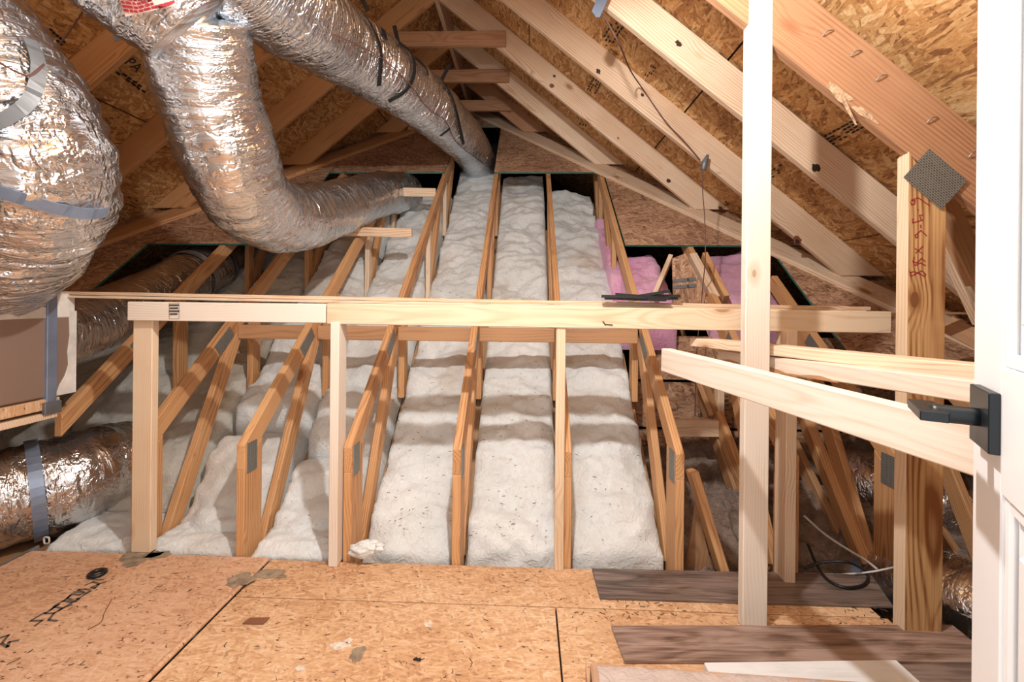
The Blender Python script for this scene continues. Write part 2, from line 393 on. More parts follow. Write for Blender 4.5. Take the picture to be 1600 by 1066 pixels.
def zr(Y): return 0.52 + 0.82*(Y-2.05)               # top of the truss chords = lower roof plane
def zi(Y): return 0.90*(Y-2.25)                      # top of the insulation
SL = 0.82; CA = 1/math.sqrt(1+SL*SL); SA = SL*CA
RX = -0.77; RZ = 3.67; RD = 0.175; YE = 2.05
TX = [-0.315+0.5*(k-5) for k in range(11)]           # TX[1]..TX[10]
# ================================================================== SETTING
floor = empty('floor', (0, 0, 0)); tag(floor, 'OSB subfloor of the attic', None, None, 'structure')
X1, X2, YS = -1.165, 0.12, 1.785; XR = 1.36; XL = -2.30; g = 0.003
def panel(name, x0, x1, y0, y1, mat, top=0.0, bev=0.002, pts=None):
    c = V(((x0+x1)/2, (y0+y1)/2, top-0.009)); pts = pts or [(x0, y0), (x1, y0), (x1, y1), (x0, y1)]
    return prism(name, c, (1, 0, 0), (0, 1, 0), [(x-c.x, y-c.y) for x, y in pts], 0.018, mat, floor, bev)
fp_left = panel('floor_panel', XL, X1-g, -0.8, YE-0.006, 'osb_floor_pink', 0.012, 0.006)
panel('floor_panel', X1+g, XR, YS+g, YE-0.006, 'osb_floor')
fp_mid = panel('floor_panel', X1+g, X2-g, -0.8, YS-g, 'osb_floor')
panel('floor_panel', X2+g, XR+0.02, -0.8, YS-g, 'osb_floor')
tube('seam_roll', [(X1-0.012, 1.05, 0.004), (X1-0.012, 1.45, 0.006), (X1-0.008, 1.82, 0.0)], [0.012, 0.011, 0.003], 'osb_floor_pink', floor, seg=10)
box('floor_joist', (XL, YE-0.03, -0.26), (1.0, YE+0.005, -0.02), 'pine_honey', floor)
box('drywall_below', (-5.2, -0.9, -0.62), (4.2, 7.2, -0.58), 'gypsum', floor, 0)
box('skirt_board', (-5.2, -0.9, -0.6), (4.2, -0.86, -0.02), 'gypsum', floor, 0)
ceil = empty('ceiling', (RX, 2, RZ)); tag(ceil, 'OSB underside of the gable roof', None, None, 'structure')
offz = RD/CA                                           # sheathing above the rafters' lower edge
def roof_pt(side, a, Y, lift=0.0):
    """a = horizontal distance from the ridge; side +1 right, -1 left"""
    return V((RX+side*a, Y, RZ+offz-SL*a)) + V((side*SA, 0, CA))*lift
roofp = {}
for side in (1, -1):
    seams = [0.0, 0.76, 1.78, 2.80, 3.82, 4.9] if side > 0 else [0.0, 0.84, 1.84, 2.84, 3.84, 4.9]
    for i in range(5):
        ys = [-0.8, 1.7, 4.05, 6.6] if i % 2 else [-0.8, 0.6, 3.02, 5.4, 6.6]
        for j in range(len(ys)-1):
            a0, a1 = seams[i]+0.004, seams[i+1]-0.004; y0, y1 = ys[j]+0.003, ys[j+1]-0.003
            c = roof_pt(side, (a0+a1)/2, (y0+y1)/2, 0.006); ha = (a1-a0)/2/CA; hy = (y1-y0)/2
            # local x runs along Y (strands run along the panel), local y runs up the slope
            ex = (0, 1, 0); ey = V((-side*CA, 0, SA)); m = frame(c, ex, ey)
            o = prism('roof_panel', c, ex, ey, [(-hy, -ha), (hy, -ha), (hy, ha), (-hy, ha)], 0.012, ['osb_roof'], ceil, 0)
            roofp[(side, i, j)] = o
    c = roof_pt(side, 2.4, 2.9, 0.022); prism('roof_felt', c, (0, 1, 0), V((-side*CA, 0, SA)), [(-3.8, -3.3), (3.8, -3.3), (3.8, 3.14), (-3.8, 3.14)], 0.012, 'felt', ceil, 0)
wb = empty('wall_back', (0, 4, zr(4))); tag(wb, 'OSB deck of the lower roof with green edges', None, None, 'structure')
def deck(x0, x1, y0, y1):
    c = V(((x0+x1)/2, (y0+y1)/2, zr((y0+y1)/2))); hl = (y1-y0)/2/CA; hx = (x1-x0)/2
    return prism('deck_panel', c, (1, 0, 0), (0, CA, SA), [(-hx, -hl), (hx, -hl), (hx, hl), (-hx, hl)], 0.014, ['osb_deck', 'green_edge'], wb, 0, False, True)
deck(-0.335, 0.71, 4.36, 5.36); deck(0.71, 2.6, 3.37, 5.36); deck(2.6, 3.9, 3.37, 5.36)
deck(1.74, 3.9, 2.45, 3.36); deck(-0.84+0.03, 0.71, 5.365, 6.6); deck(0.71, 3.9, 5.365, 6.6)
deck(-1.93, -0.815, 4.36, 5.36); deck(-3.6, -1.935, 3.36, 5.36); deck(-5.2, -3.605, 3.36, 5.36); deck(-5.2, -0.815, 5.365, 6.6); deck(-5.2, -2.88, 2.05, 3.355)
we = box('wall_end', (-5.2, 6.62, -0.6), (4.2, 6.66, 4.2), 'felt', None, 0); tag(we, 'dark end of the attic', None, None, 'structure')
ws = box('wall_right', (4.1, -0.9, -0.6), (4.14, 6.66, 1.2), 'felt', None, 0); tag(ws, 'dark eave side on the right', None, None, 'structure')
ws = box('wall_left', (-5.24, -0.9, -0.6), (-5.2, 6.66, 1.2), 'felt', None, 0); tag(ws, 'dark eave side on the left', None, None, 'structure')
plain('drywall', (0.62, 0.60, 0.57), 0.85, var=0.03)
wf = empty('wall_front', (0, -0.25, 0)); tag(wf, 'drywall partition with the doorway behind the camera', None, None, 'structure')
box('drywall_panel', (-5.2, -0.20, -0.02), (-0.71, -0.10, 4.2), 'drywall', wf, 0); box('drywall_panel', (0.19, -0.20, -0.02), (4.2, -0.10, 4.2), 'drywall', wf, 0); box('drywall_panel', (-0.71, -0.20, 2.06), (0.19, -0.10, 4.2), 'drywall', wf, 0)
kw = empty('wall_low', (1.5, 3.2, 0.2)); tag(kw, 'low OSB wall behind the right trusses', None, None, 'structure')
for z0, z1 in ((-0.5, -0.02), (0.0, 0.31), (0.33, 0.64), (0.66, 0.96)):
    prism('wall_panel', (1.75, 3.2, (z0+z1)/2), (1, 0, 0), (0, 0, 1), [(-1.03, -(z1-z0)/2), (1.03, -(z1-z0)/2), (1.03, (z1-z0)/2), (-1.03, (z1-z0)/2)], 0.02, 'osb_deck', kw, 0.001)
# ridge and rafters
rb = board('ridge_board', (RX, -0.8, RZ+0.10), (RX, 5.9, RZ+0.10), (0, 0, 1), 0.26, 0.036, 'pine_rafter'); tag(rb, 'pine ridge board running along the roof peak', 'ridge board')
RF = []
plain('knot_dark', (0.035, 0.017, 0.010), 0.6)
plain('knot_brown', (0.20, 0.075, 0.035), 0.6)
plain('torn_fibre', (0.62, 0.42, 0.26), 0.9, var=0.25, scale=45, bumpv=1.0, bscale=70)
def rafter(side, Y, d=RD, drop=0.0, mat='pine_rafter', label='', L=None, t=0.038):
    zf = zr(Y)+0.055; a = (RZ-zf)/SL
    a = min(a, 4.3); L = L or (a-0.02)/CA; rz = RZ-drop
    ex = V((side*CA, 0, -SA)); ey = V((side*SA, 0, CA))
    o = prism('rafter', V((RX+side*0.02, Y, rz-SL*0.02)), ex, ey, [(0, 0), (L, 0), (L+d*CA/SA, d), (-d*SA/CA, d)], t, mat)
    RF.append(o); return tag(o, label, 'rafter', 'rafters of the gable roof')
rafter(1, 1.72, 0.22, 0.165, 'pine_red', 'reddish damaged rafter with a metal plate beside the marked post', 3.6)
rafter(1, 2.36, RD, 0.02, 'pine_rafter', 'right-slope rafter crossing behind the pale stud, second nearest')
rafter(1, 3.03, RD, 0.0, 'pine_rafter', 'right-slope rafter with the dangling plug clipped to it')
rafter(1, 3.72, RD, 0.0, 'pine_rafter', 'right-slope rafter next beyond the one with the plug')
rafter(1, 4.42, RD, 0.0, 'pine_rafter', 'right-slope rafter with its foot by the upper right deck panel corner')
rafter(1, 5.12, RD, 0.0, 'pine_red', 'short right-slope rafter farthest away beside the duct hole')
rafter(-1, 2.40, RD, 0.0, 'pine_truss', 'left-slope rafter nearest, ending behind the foil trunk duct')
rafter(-1, 3.03, RD, 0.0, 'pine_truss', 'left-slope rafter between the two left foil ducts')
rafter(-1, 3.72, RD, 0.0, 'pine_truss', 'left-slope rafter just behind the hanging foil duct')
rafter(-1, 4.42, RD, 0.0, 'pine_truss', 'left-slope rafter right of the hanging duct, under the long duct')
rafter(-1, 5.12, RD, 0.0, 'pine_truss', 'short left-slope rafter farthest away below the long duct')
KX, KY = (CA, 0, -SA), (SA, 0, CA)
for ri, Yc, px, py, rx, ry, m in ((1, 2.36, 1060, 68, 0.020, 0.012, 'knot_dark'), (1, 2.36, 1275, 262, 0.024, 0.020, 'knot_dark'), (2, 3.03, 935, 112, 0.018, 0.014, 'knot_dark'), (2, 3.03, 1004, 148, 0.012, 0.009, 'knot_dark'), (2, 3.03, 1246, 376, 0.032, 0.026, 'knot_brown'), (2, 3.03, 1246, 378, 0.018, 0.014, 'knot_dark'),
        (3, 3.72, 862, 134, 0.022, 0.018, 'knot_brown'), (3, 3.72, 866, 119, 0.012, 0.010, 'knot_dark'), (3, 3.72, 966, 216, 0.010, 0.008, 'knot_brown'), (3, 3.72, 1045, 283, 0.018, 0.014, 'knot_dark'), (3, 3.72, 1126, 326, 0.020, 0.016, 'knot_brown')):
    blob('knot', at(px, py, Yc-0.0194), KX, KY, rx, ry, m, RF[ri], lift=0.0003+0.0003*(m == 'knot_dark'), seed=px*0.37, rough=0.25)
blob('torn_patch', at(1312, 146, 1.7004), KX, KY, 0.055, 0.018, 'torn_fibre', RF[0], lift=0.0006, n=40, seed=3.3, rough=0.3)
blob('torn_patch', at(1350, 178, 1.7004), KX, KY, 0.050, 0.012, 'torn_fibre', RF[0], lift=0.0008, n=40, seed=5.3, rough=0.3)
prism('splinter', at(1326, 172, 1.699), V((0.5, 0, -1)), (1, 0, 0.5), [(-0.05, -0.008), (0.06, -0.002), (0.062, 0.002), (-0.05, 0.006)], 0.004, 'torn_fibre', RF[0], 0)
for px, py in ((1293, 50), (1337, 82), (1377, 120), (1456, 186), (1521, 240)):
    tube('staple', [at(px-8, py+6, 1.696), at(px, py-2, 1.690), at(px+9, py-3, 1.697)], 0.0022, 'steel', RF[0], 6)
for k, (Y, z, x0, lab) in enumerate(((3.68, 3.315, -1.32, 'nearest'), (4.38, 3.36, -1.30, 'middle'), (5.08, 3.375, -1.28, 'farthest'))):
    o = board('collar_tie', (x0, Y, z), (-0.20, Y, z), (0, 0, 1), 0.12, 0.038, 'pine_red'); tag(o, '%s of three short collar ties near the roof peak' % lab, 'collar tie', 'collar ties')
o = board('shade_board', (-1.5, 1.15, 2.498), (0.06, 1.15, 2.498), (0, 0, 1), 0.12, 0.04, 'pine_truss'); tag(o, 'added unseen board that shades the ridge rafters from the bulb', None, None, 'structure')  # added out of view to keep bulb light off the upper rafters
# valley plates on the lower roof
apexY = (RZ-0.52)/SL+2.05-0.05
for side, nm in ((1, 'right'), (-1, 'left')):
    p0 = V((RX, apexY, zr(apexY)+0.034)); tt = 3.75; p1 = V((RX+side*tt, apexY-tt, zr(apexY-tt)+0.034))
    nrm = V((0, -SA, CA)); wd = (p1-p0).cross(nrm); o = board('valley_plate', p0, p1, wd, 0.17, 0.036, 'pine_rafter' if side > 0 else 'pine_truss')
    tag(o, 'flat valley board running down the %s deck under the rafter feet' % nm, 'valley board', 'valley boards')
o = board('deck_block', (-1.40, 5.2, zr(5.2)+0.06), (-0.98, 5.2, zr(5.2)+0.06), (0, 0, 1), 0.085, 0.038, 'pine_truss'); tag(o, 'short wood block lying on the deck below the long duct', 'wood block')
# ================================================================== TRUSSES
def member(par, name, X, y0, z0, y1, z1, w, mat, t=0.038):
    return board(name, (X, y0, z0), (X, y1, z1), (0, -(z1-z0), (y1-y0)), w, t, mat, par)
def tplate(par, X, y, z, dy, dz, l, w):
    s = 1 if X < 0.1 else -1
    c = V((X+s*0.0205, y, z)); d = V((0, dy, dz))
    return prism('gusset_plate', c, d, d.cross(V((1, 0, 0))), [(-l/2, -w/2), (l/2, -w/2), (l/2, w/2), (-l/2, w/2)], 0.003, 'truss_plate', par, 0)
TL = {1: 'roof truss rising beside the grey-strapped duct box', 2: 'roof truss just behind the left header post', 3: 'roof truss with a wide near post, between the two left header posts',
      4: 'roof truss standing right of the narrow second header post', 5: 'roof truss seen nearly edge-on in the middle of the insulation', 6: 'roof truss just right of the third header post, edge-on',
      7: 'roof truss bordering the right end of the white insulation', 8: 'roof truss behind the waney right header post', 9: 'roof truss half hidden by the red-marked post', 10: 'roof truss seen between the red-marked post and the door'}
for k in range(1, 11):
    X = TX[k]
    if k == 9: X = 1.645
    t = empty('roof_truss', (X, YE, 0)); tag(t, TL[k], 'roof truss', 'trusses of the lower roof')
    wood_m = 'pine_truss'
    yend = {1: 4.3, 2: 4.5, 3: 5.3, 4: 5.3, 5: 5.3, 6: 4.6, 7: 5.0}.get(k, 3.9 if k < 9 else 3.1)
    # top chord with plumb-cut tail
    d = 0.09; y_0 = 2.17 if k == 1 else YE; L = (yend-y_0)/CA
    if k in (8,):
        pass
    chord = prism('top_chord', (X, y_0, zr(y_0)), (0, CA, SA), (0, -SA, CA), [(0, 0), (-SL*d, -d), (L, -d), (L, 0)], 0.038, wood_m, t)
    pw = 0.14
    cb = lambda y: zr(y)-d/CA-0.001
    if k > 1: prism('post', (X, YE, 0), (0, 0, 1), (0, -1, 0), [(-0.25, 0), (cb(YE), 0), (cb(YE+pw), -pw), (-0.25, -pw)], 0.038, wood_m, t)
    if k != 1: member(t, 'web', X, 2.23, -0.06, 2.80, zr(2.80)-0.10, 0.089, wood_m)
    if k <= 7: member(t, 'web', X, 2.96, zi(2.96)-0.08, 2.96, zr(2.96)-0.115, 0.089, wood_m)
    if k > 1: tplate(chord, X, 2.105, zr(2.105)-0.115, 0, 1, 0.14, 0.075)
    tplate(chord, X, 2.64, zr(2.64)-0.062, CA, SA, 0.17, 0.075)
    if k <= 7:
        for y in (3.70, 4.40):
            if yend > y and not (k == 6 and y > 4.3):
                member(t, 'web', X+0.002, y, zr(y)-0.11, y, zi(y)-0.12, 0.075, 'pine_rafter' if k in (3, 4) else wood_m, 0.036)
                member(t, 'web', X, y+0.03, zi(y)-0.02, y+0.42, zr(y+0.42)-0.11, 0.075, wood_m)
    member(t, 'bottom_chord', X, 2.2, zi(2.2)-0.22, yend, zi(yend)-0.24, 0.089, 'pine_brown')
    if k == 3: member(t, 'web', X, 3.0, zi(3.0)-0.15, 3.05, zr(3.05)-0.1, 0.085, wood_m)
# extra members of the right-hand trusses
def thing(o, lab, cat, grp=None): return tag(o, lab, cat, grp)
thing(board('brace_board', at(1252, 640, 2.75), at(1352, 885, 2.22), (0, 0.6, 0.8), 0.089, 0.05, 'pine_truss'), 'wide diagonal brace leaning left behind the waney header post', 'brace', 'right-hand braces')
thing(board('brace_board', at(1121, 650, 2.88), at(1212, 885, 2.22), (0, -0.6, 0.8), 0.10, 0.038, 'pine_truss'), 'diagonal chord running from the short block down behind the pale stud', 'brace', 'right-hand braces')
thing(board('brace_board', at(1124, 585, 2.9), at(1124, 648, 2.9), (1, 0, 0), 0.04, 0.06, 'pine_pale'), 'short pale upright above the short block', 'brace', 'right-hand braces')
thing(board('brace_board', at(1088, 575, 2.95), at(1117, 648, 2.86), (0, 0.5, 0.8), 0.10, 0.03, 'pine_brown'), 'grey-brown slanting board left of the short pale upright', 'brace', 'right-hand braces')
thing(board('brace_board', at(1081, 735, 2.2), at(1129, 893, 2.12), (1, 0, 0.2), 0.038, 0.09, 'pine_truss'), 'slanting brace at the right side of the last insulated truss post', 'brace', 'right-hand braces')
thing(prism('wood_offcut', at(1098, 840, 2.24), (0.15, 0, 1), (1, 0, 0), [(-0.2, -0.06), (0.17, -0.06), (-0.2, 0.09)], 0.02, 'pine_brown'), 'triangular brown board behind the slanting brace', 'wood offcut')
thing(board('short_block', at(1040, 668, 2.84), at(1128, 669, 2.84), (0, 0, 1), 0.10, 0.05, 'pine_rafter'), 'short horizontal block nailed between two right trusses', 'wood block')
thing(board('brace_board', at(1472, 318, 2.0), at(1532, 440, 2.0), (1, 0, 0.4), 0.10, 0.04, 'pine_brown'), 'dark weathered brace right of the red-marked post', 'brace', 'right-hand braces')
thing(board('brace_board', at(1474, 372, 2.12), at(1534, 505, 2.12), (1, 0, 0.4), 0.055, 0.04, 'pine_rafter'), 'lighter thin brace right of the red-marked post', 'brace', 'right-hand braces')
thing(board('brace_board', at(1478, 505, 2.3), at(1545, 540, 2.2), (0, 0, 1), 0.085, 0.04, 'pine_brown'), 'grey-brown board low beside the door edge', 'brace', 'right-hand braces')
# blocking under the header line, one board per bay
for k, lab in ((2, 'leftmost'), (3, 'second from the left'), (4, 'third from the left'), (5, 'fourth from the left'), (6, 'rightmost')):
    z = zr(2.76)-0.115
    o = board('truss_blocking', (TX[k]+0.021, 2.78, z), (TX[k+1]-0.021, 2.78, z), (0, 0, 1), 0.085, 0.038, 'pine_brown')
    tag(o, 'brown blocking board between trusses behind the header, %s' % lab, 'blocking', 'blocking between the trusses')
# laths nailed across the upper left chords
o = board('lath', at(574, 299, 4.02), at(681, 301, 4.02), (0, -0.3, 1), 0.075, 0.03, 'pine_rafter'); tag(o, 'upper short lath across the two left chords', 'lath', 'laths on the chords')
o = board('lath', at(515, 361, 3.42), at(644, 364, 3.42), (0, -0.3, 1), 0.068, 0.03, 'pine_rafter'); tag(o, 'lower short lath resting against the foil duct', 'lath', 'laths on the chords')
# ================================================================== HEADER AND POSTS
hz = lambda x: at(x, 470, YE)
p0, p1 = at(204, 486, 2.03), at(511, 490, 2.03); header = board('header_board', p0, p1, (0, 0, 1), 0.086, 0.036, 'pine_white'); tag(header, 'left pale header board with a black grade stamp', 'header board', 'header boards')
p0, p1 = at(513, 490, 2.03), at(1388, 504, 2.03); header2 = board('header_board', p0, p1, (0, 0, 1), 0.093, 0.036, 'pine_pale'); tag(header2, 'long right header board running behind the pale stud', 'header board', 'header boards')
def post(cx, wx, wy, mat, lab, ytop, Y=2.045, bot=0.0, dy=0.0):
    x = at(cx, 700, Y).x; top = at(cx, ytop, Y).z
    o = board('header_post', (x, Y+wy/2, bot), (x, Y+wy/2, top), (1, 0, 0), wx, wy, mat)
    return tag(o, lab, 'post', 'posts under the header')
post(221, 0.092, 0.04, 'pine_pale', 'widest pale post under the left end of the header', 500, bot=0.013)
post(521, 0.040, 0.089, 'pine_white', 'narrow pale header post beside the stepped truss end', 504, Y=2.0)
post(875, 0.042, 0.02, 'pine_pale', 'narrow header post covering the edge-on truss in the middle', 510, Y=2.02)
post(1237, 0.044, 0.089, 'pine_rafter', 'rough waney header post right of the pale stud', 516, Y=1.97)
for k, (x0, y0, x1, y1, Y, w, t, lab) in enumerate(((84, 457.5, 1348, 482, 2.16, 0.10, 0.016, 'longest thin trim strip lying on the header, top of its stack'), (118, 463.5, 1342, 487, 2.15, 0.10, 0.012, 'thin trim strip under the longest one on the header'), (860, 481, 1526, 490, 2.19, 0.05, 0.010, 'thin trim strip sticking out to the door edge behind the marked post'))):
    o = board('trim_strip', at(x0, y0, Y), at(x1, y1, Y), (0, 1, 0), w, t, 'pine_rafter' if k < 2 else 'pine_red', None, 0.001); tag(o, lab, 'trim strip', 'strips lying on the header')
# black slats on the header
for k, (x0, y0, x1, y1) in enumerate(((940, 463, 1010, 465), (945, 466, 1040, 469), (962, 460, 1046, 467), (985, 465, 1046, 455), (1002, 462, 1062, 463), (990, 468, 1058, 466))):
    labs = ['leftmost black plastic shim on the header', 'lowest long black plastic shim on the header', 'top flat black plastic shim on the header', 'black plastic shim tilting up to the right', 'black plastic shim reaching farthest right', 'black plastic shim under the tilted one']
    o = board('plastic_shim', at(x0, y0, 2.06+0.012*k), at(x1, y1, 2.05+0.01*k), (0.2, 1, 0), 0.034, 0.013, 'black_plastic', None, 0.001); tag(o, labs[k], 'shim', 'black shims on the header')
# grade stamps (small print)
gs = []
for r, (a, b) in enumerate(((265, 279), (266, 278), (265, 280), (266, 277))):
    y = 477 + r*4.6; gs.append([at(a, y, 2.009), at(b, y, 2.009)])
ribbon('grade_stamp', gs, (0, -1, 0), 0.006, 'ink_black', header)
ribbon('stamp_border', [[at(264.5, 474, 2.009), at(280, 474, 2.009), at(280, 498, 2.009), at(264.5, 498, 2.009), at(264.5, 474, 2.009)]], (0, -1, 0), 0.0015, 'ink_black', header)
ribbon('grade_stamp', [[at(946, 507, 2.009), at(957, 508, 2.009)], [at(942, 502, 2.009), at(946, 508, 2.009)]], (0, -1, 0), 0.004, 'ink_black', header2)
# ================================================================== FREE STUDS ON THE RIGHT
x = at(1181.5, 800, 1.70).x
o = board('wall_stud', (x, 1.72, 0.0), (x, 1.72, RZ+offz-SL*(x+0.045-RX)-0.03), (1, 0, 0), 0.09, 0.04, 'pine_white'); tag(o, 'tall pale stud standing alone on the floor', 'stud')
x = at(1445, 800, 1.70).x; topz = at(1445, 250, 1.70).z
mp = prism('marked_post', (x, 1.70, 0), (0, 0, 1), (-1, 0, 0), [(-0.02, -0.066), (-0.02, 0.066), (topz+0.03, 0.066), (topz-0.165, -0.066)], 0.05, 'pine_honey'); 
mp.location.y += 0.025
MW[mp.name] = Matrix.Translation((0, 0.025, 0)) @ MW[mp.name]
tag(mp, 'honey coloured post with red handwriting and a pale left edge', 'post')
prism('lit_edge', (x-0.0675, 1.725, 0), (0, 0, 1), (0, 1, 0), [(0.0, -0.0255), (topz+0.03, -0.0255), (topz+0.02, 0.0255), (0.0, 0.0255)], 0.004, 'pine_pale', mp, 0.001)  # lamplight on the post's left side, painted in as a paler strip
zc = 1/4.847
S9 = [[(205, 460), (215, 485), (235, 480), (240, 455), (212, 450), (265, 432), (350, 492)], [(258, 520), (266, 526)], [(222, 590), (222, 622), (300, 600)], [(285, 600), (275, 565), (300, 562)], [(283, 638), (283, 660)],
      [(240, 715), (245, 735), (262, 728), (260, 705), (240, 715)], [(258, 700), (285, 680), (328, 720)], [(240, 815), (295, 855)], [(300, 800), (245, 850)],
      [(235, 880), (225, 915), (255, 925), (290, 890), (318, 915)], [(225, 920), (240, 945), (280, 925), (320, 945)], [(205, 1000), (210, 1025), (235, 1015), (290, 985), (320, 1010), (315, 1030), (280, 1010), (230, 990), (205, 1000)]]
for l in S9: ribbon('pen_stroke', [[at(1380+a*zc, 220+b*zc, 1.6995) for a, b in l]], (0, -1, 0), 0.0035, 'ink_red', mp)
pc = at(1461, 280, 1.695); prism('gusset_plate', (pc.x, 1.694, pc.z), V((1, 0, -0.87)), V((0.87, 0, 1)), [(-0.088, -0.068), (0.088, -0.068), (0.088, 0.068), (-0.088, 0.068)], 0.004, 'truss_plate', mp, 0)
for p0, p1, w, t, m, lab in ((at(1040, 562, 1.80), at(1600, 722, 0.76), 0.089, 0.04, 'pine_white', 'biggest loose pale stud jutting out in front of the tall stud'),
        (at(1130, 557, 2.05), at(1560, 616, 1.12), 0.055, 0.06, 'pine_white', 'loose stud with a torn bark edge, middle of the three'),
        (at(1088, 534, 2.1), at(1560, 583, 1.22), 0.038, 0.085, 'pine_rafter', 'uppermost of the three loose studs jutting to the door')):
    o = board('loose_stud', p0, p1, (0, 0, 1), w, t, m); tag(o, lab, 'stud', 'loose studs by the door')
    if t == 0.06:
        d = (p1-p0).normalized(); sd = V((d.y, -d.x, 0)).normalized(); sd = sd if sd.y < 0 else -sd
        L = (p1-p0).length; pts = [(0.03*L, -0.004), (0.03*L, 0.026)] + [(L*(0.03+0.55*k/12), 0.012+0.012*math.cos(k*0.9)*(1-k/14)) for k in range(0, 13)] + [(L*0.62, -0.002)]
        c = p0+sd*0.0305-V((0, 0, 0.030)); prism('bark_edge', c, d, (0, 0, 1), [(0.03*L, 0)] + [(L*(0.03+0.55*k/12), 0.018+0.007*math.sin(k*1.3)-0.012*k/12) for k in range(13)] + [(L*0.6, 0)], 0.005, 'pine_brown', o, 0)
# ================================================================== DUCTS
def duct(name, path, rad, lab, mat='foil', n=150, seg=56, rib=0.004, wr=0.012, seed=0.0, group='foil ducts'):
    pts = [at(*p) for p in path]
    o, S = tube(name, pts, rad, mat, None, seg, n, rib=rib, ribp=0.055, wr=wr, seed=seed); tag(o, lab, 'duct', group)
    return o, S
def band(par, S, f, w, mat, extra=0.006, name='strap', tilt=None):
    i = min(len(S)-2, max(1, int(f*(len(S)-1)))); p = S[i].to_3d(); q = (S[i+1].to_3d()-S[i-1].to_3d()).normalized()
    if tilt: q = (q+V(tilt)).normalized()
    r = S[i][3]+extra; u = q.orthogonal().normalized(); v = q.cross(u); vs = []; fs = []; n = 40
    for k in range(n):
        a = 2*math.pi*k/n; d = u*math.cos(a)+v*math.sin(a)
        for (dr, dw) in ((0, -w/2), (0.004, -w/2), (0.004, w/2), (0, w/2)): vs.append(tuple(d*(r+dr)+q*dw))
    for k in range(n):
        k2 = (k+1) % n
        for j in range(4): fs.append((k*4+j, k*4+(j+1) % 4, k2*4+(j+1) % 4, k2*4+j))
    me = bpy.data.meshes.new(name); me.from_pydata(vs, [], fs)
    bm = bmesh.new(); bm.from_mesh(me); bmesh.ops.recalc_face_normals(bm, faces=bm.faces); bm.to_mesh(me); bm.free()
    return link(name, me, mat, par, Matrix.Translation(p))
long_d, LS = duct('foil_duct', [(300, -130, 1.5), (365, -62, 1.72), (440, 2, 2.0), (535, 72, 2.57), (620, 127, 3.05), (700, 193, 3.9), (740, 240, 4.8), (752, 275, 5.3)], [0.225, 0.222, 0.22, 0.213, 0.21, 0.205, 0.20, 0.20], 'long foil duct running under the ridge into the insulation hole', 'foil', 220, wr=0.010, seed=1.0)
trunk, TS = duct('foil_duct', [(90, -170, 1.4), (185, -75, 1.52), (262, -5, 1.60), (308, 45, 1.66)], [0.235, 0.235, 0.23, 0.20], 'fat foil trunk duct at the top with a red printed label', 'foil', 90, wr=0.017, seed=2.0)
hang, HS = duct('foil_duct', [(300, 20, 1.72), (312, 80, 1.80), (330, 155, 1.90), (360, 248, 2.03), (392, 312, 2.22), (440, 340, 2.5), (492, 336, 2.85), (540, 320, 3.3), (590, 304, 3.9), (632, 300, 4.5)], [0.19, 0.20, 0.205, 0.203, 0.20, 0.20, 0.195, 0.19, 0.19, 0.19], 'hanging foil duct that bends back over the left insulation bays', 'foil_soft', 230, wr=0.014, seed=3.0)
left_d, DS = duct('foil_duct', [(-150, -30, 1.42), (-70, 75, 1.45), (15, 185, 1.5), (45, 275, 1.56), (20, 355, 1.68), (-15, 415, 1.85), (-25, 445, 1.98)], [0.25, 0.25, 0.25, 0.25, 0.245, 0.23, 0.22], 'crumpled foil elbow duct at the left edge with straps', 'foil', 170, rib=0.009, wr=0.016, seed=4.0)
def on_duct(px, py, S, lift=0.012):
    Y = 0.9
    while Y < 6:
        p = at(px, py, Y); best = 9
        for q in S[::3]:
            d = (p-q.to_3d()).length-q[3]
            if d < best: best = d; bq = q
        if best < lift: return p, (p-bq.to_3d()).normalized()
        Y += max(0.004, best*0.5)
    return None
def duct_strap(par, S, px, w, mat, name='strap', lift=0.014, sub=4):
    pts = [V((a, b)) for a, b in px]; cp = catmull(pts, sub) if len(pts) > 2 else pts
    hits = [on_duct(p.x, p.y, S, lift) for p in cp]; hits = [h for h in hits if h]
    if len(hits) < 2: return
    bm = bmesh.new(); base = hits[0][0]; prev = None
    for i, (p, n) in enumerate(hits):
        d = (hits[min(i+1, len(hits)-1)][0]-hits[max(i-1, 0)][0]).normalized(); sd = n.cross(d).normalized()*w/2
        cur = [bm.verts.new(q-base) for q in (p-sd, p-sd+n*0.004, p+sd+n*0.004, p+sd)]
        if prev:
            for k in range(4): bm.faces.new((prev[k], prev[(k+1) % 4], cur[(k+1) % 4], cur[k]))
        else: bm.faces.new(cur)
        prev = cur
    bm.faces.new(prev); bmesh.ops.recalc_face_normals(bm, faces=bm.faces)
    me = bpy.data.meshes.new(name); bm.to_mesh(me); bm.free()
    return link(name, me, mat, par, Matrix.Translation(base))
duct_strap(left_d, DS, [(46, 62), (56, 85), (60, 108), (56, 135), (44, 160), (24, 177), (0, 190), (-25, 200)], 0.038, 'strap_grey')
duct_strap(left_d, DS, [(-20, 294), (0, 300), (40, 312), (80, 324), (120, 332), (150, 334), (168, 330)], 0.042, 'strap_blue')
back_d, BS = duct('foil_duct', [(50, 530, 2.2), (110, 518, 2.42), (185, 492, 2.78), (262, 452, 3.2), (330, 416, 3.65), (395, 402, 4.3)], [0.19, 0.19, 0.19, 0.188, 0.185, 0.18], 'foil duct leaving the strapped box towards the back left', 'foil_brown', 120, seed=5.0)
band(back_d, BS, 0.60, 0.05, 'duct_collar', 0.006, 'collar'); band(back_d, BS, 0.72, 0.03, 'strap_grey', 0.008)
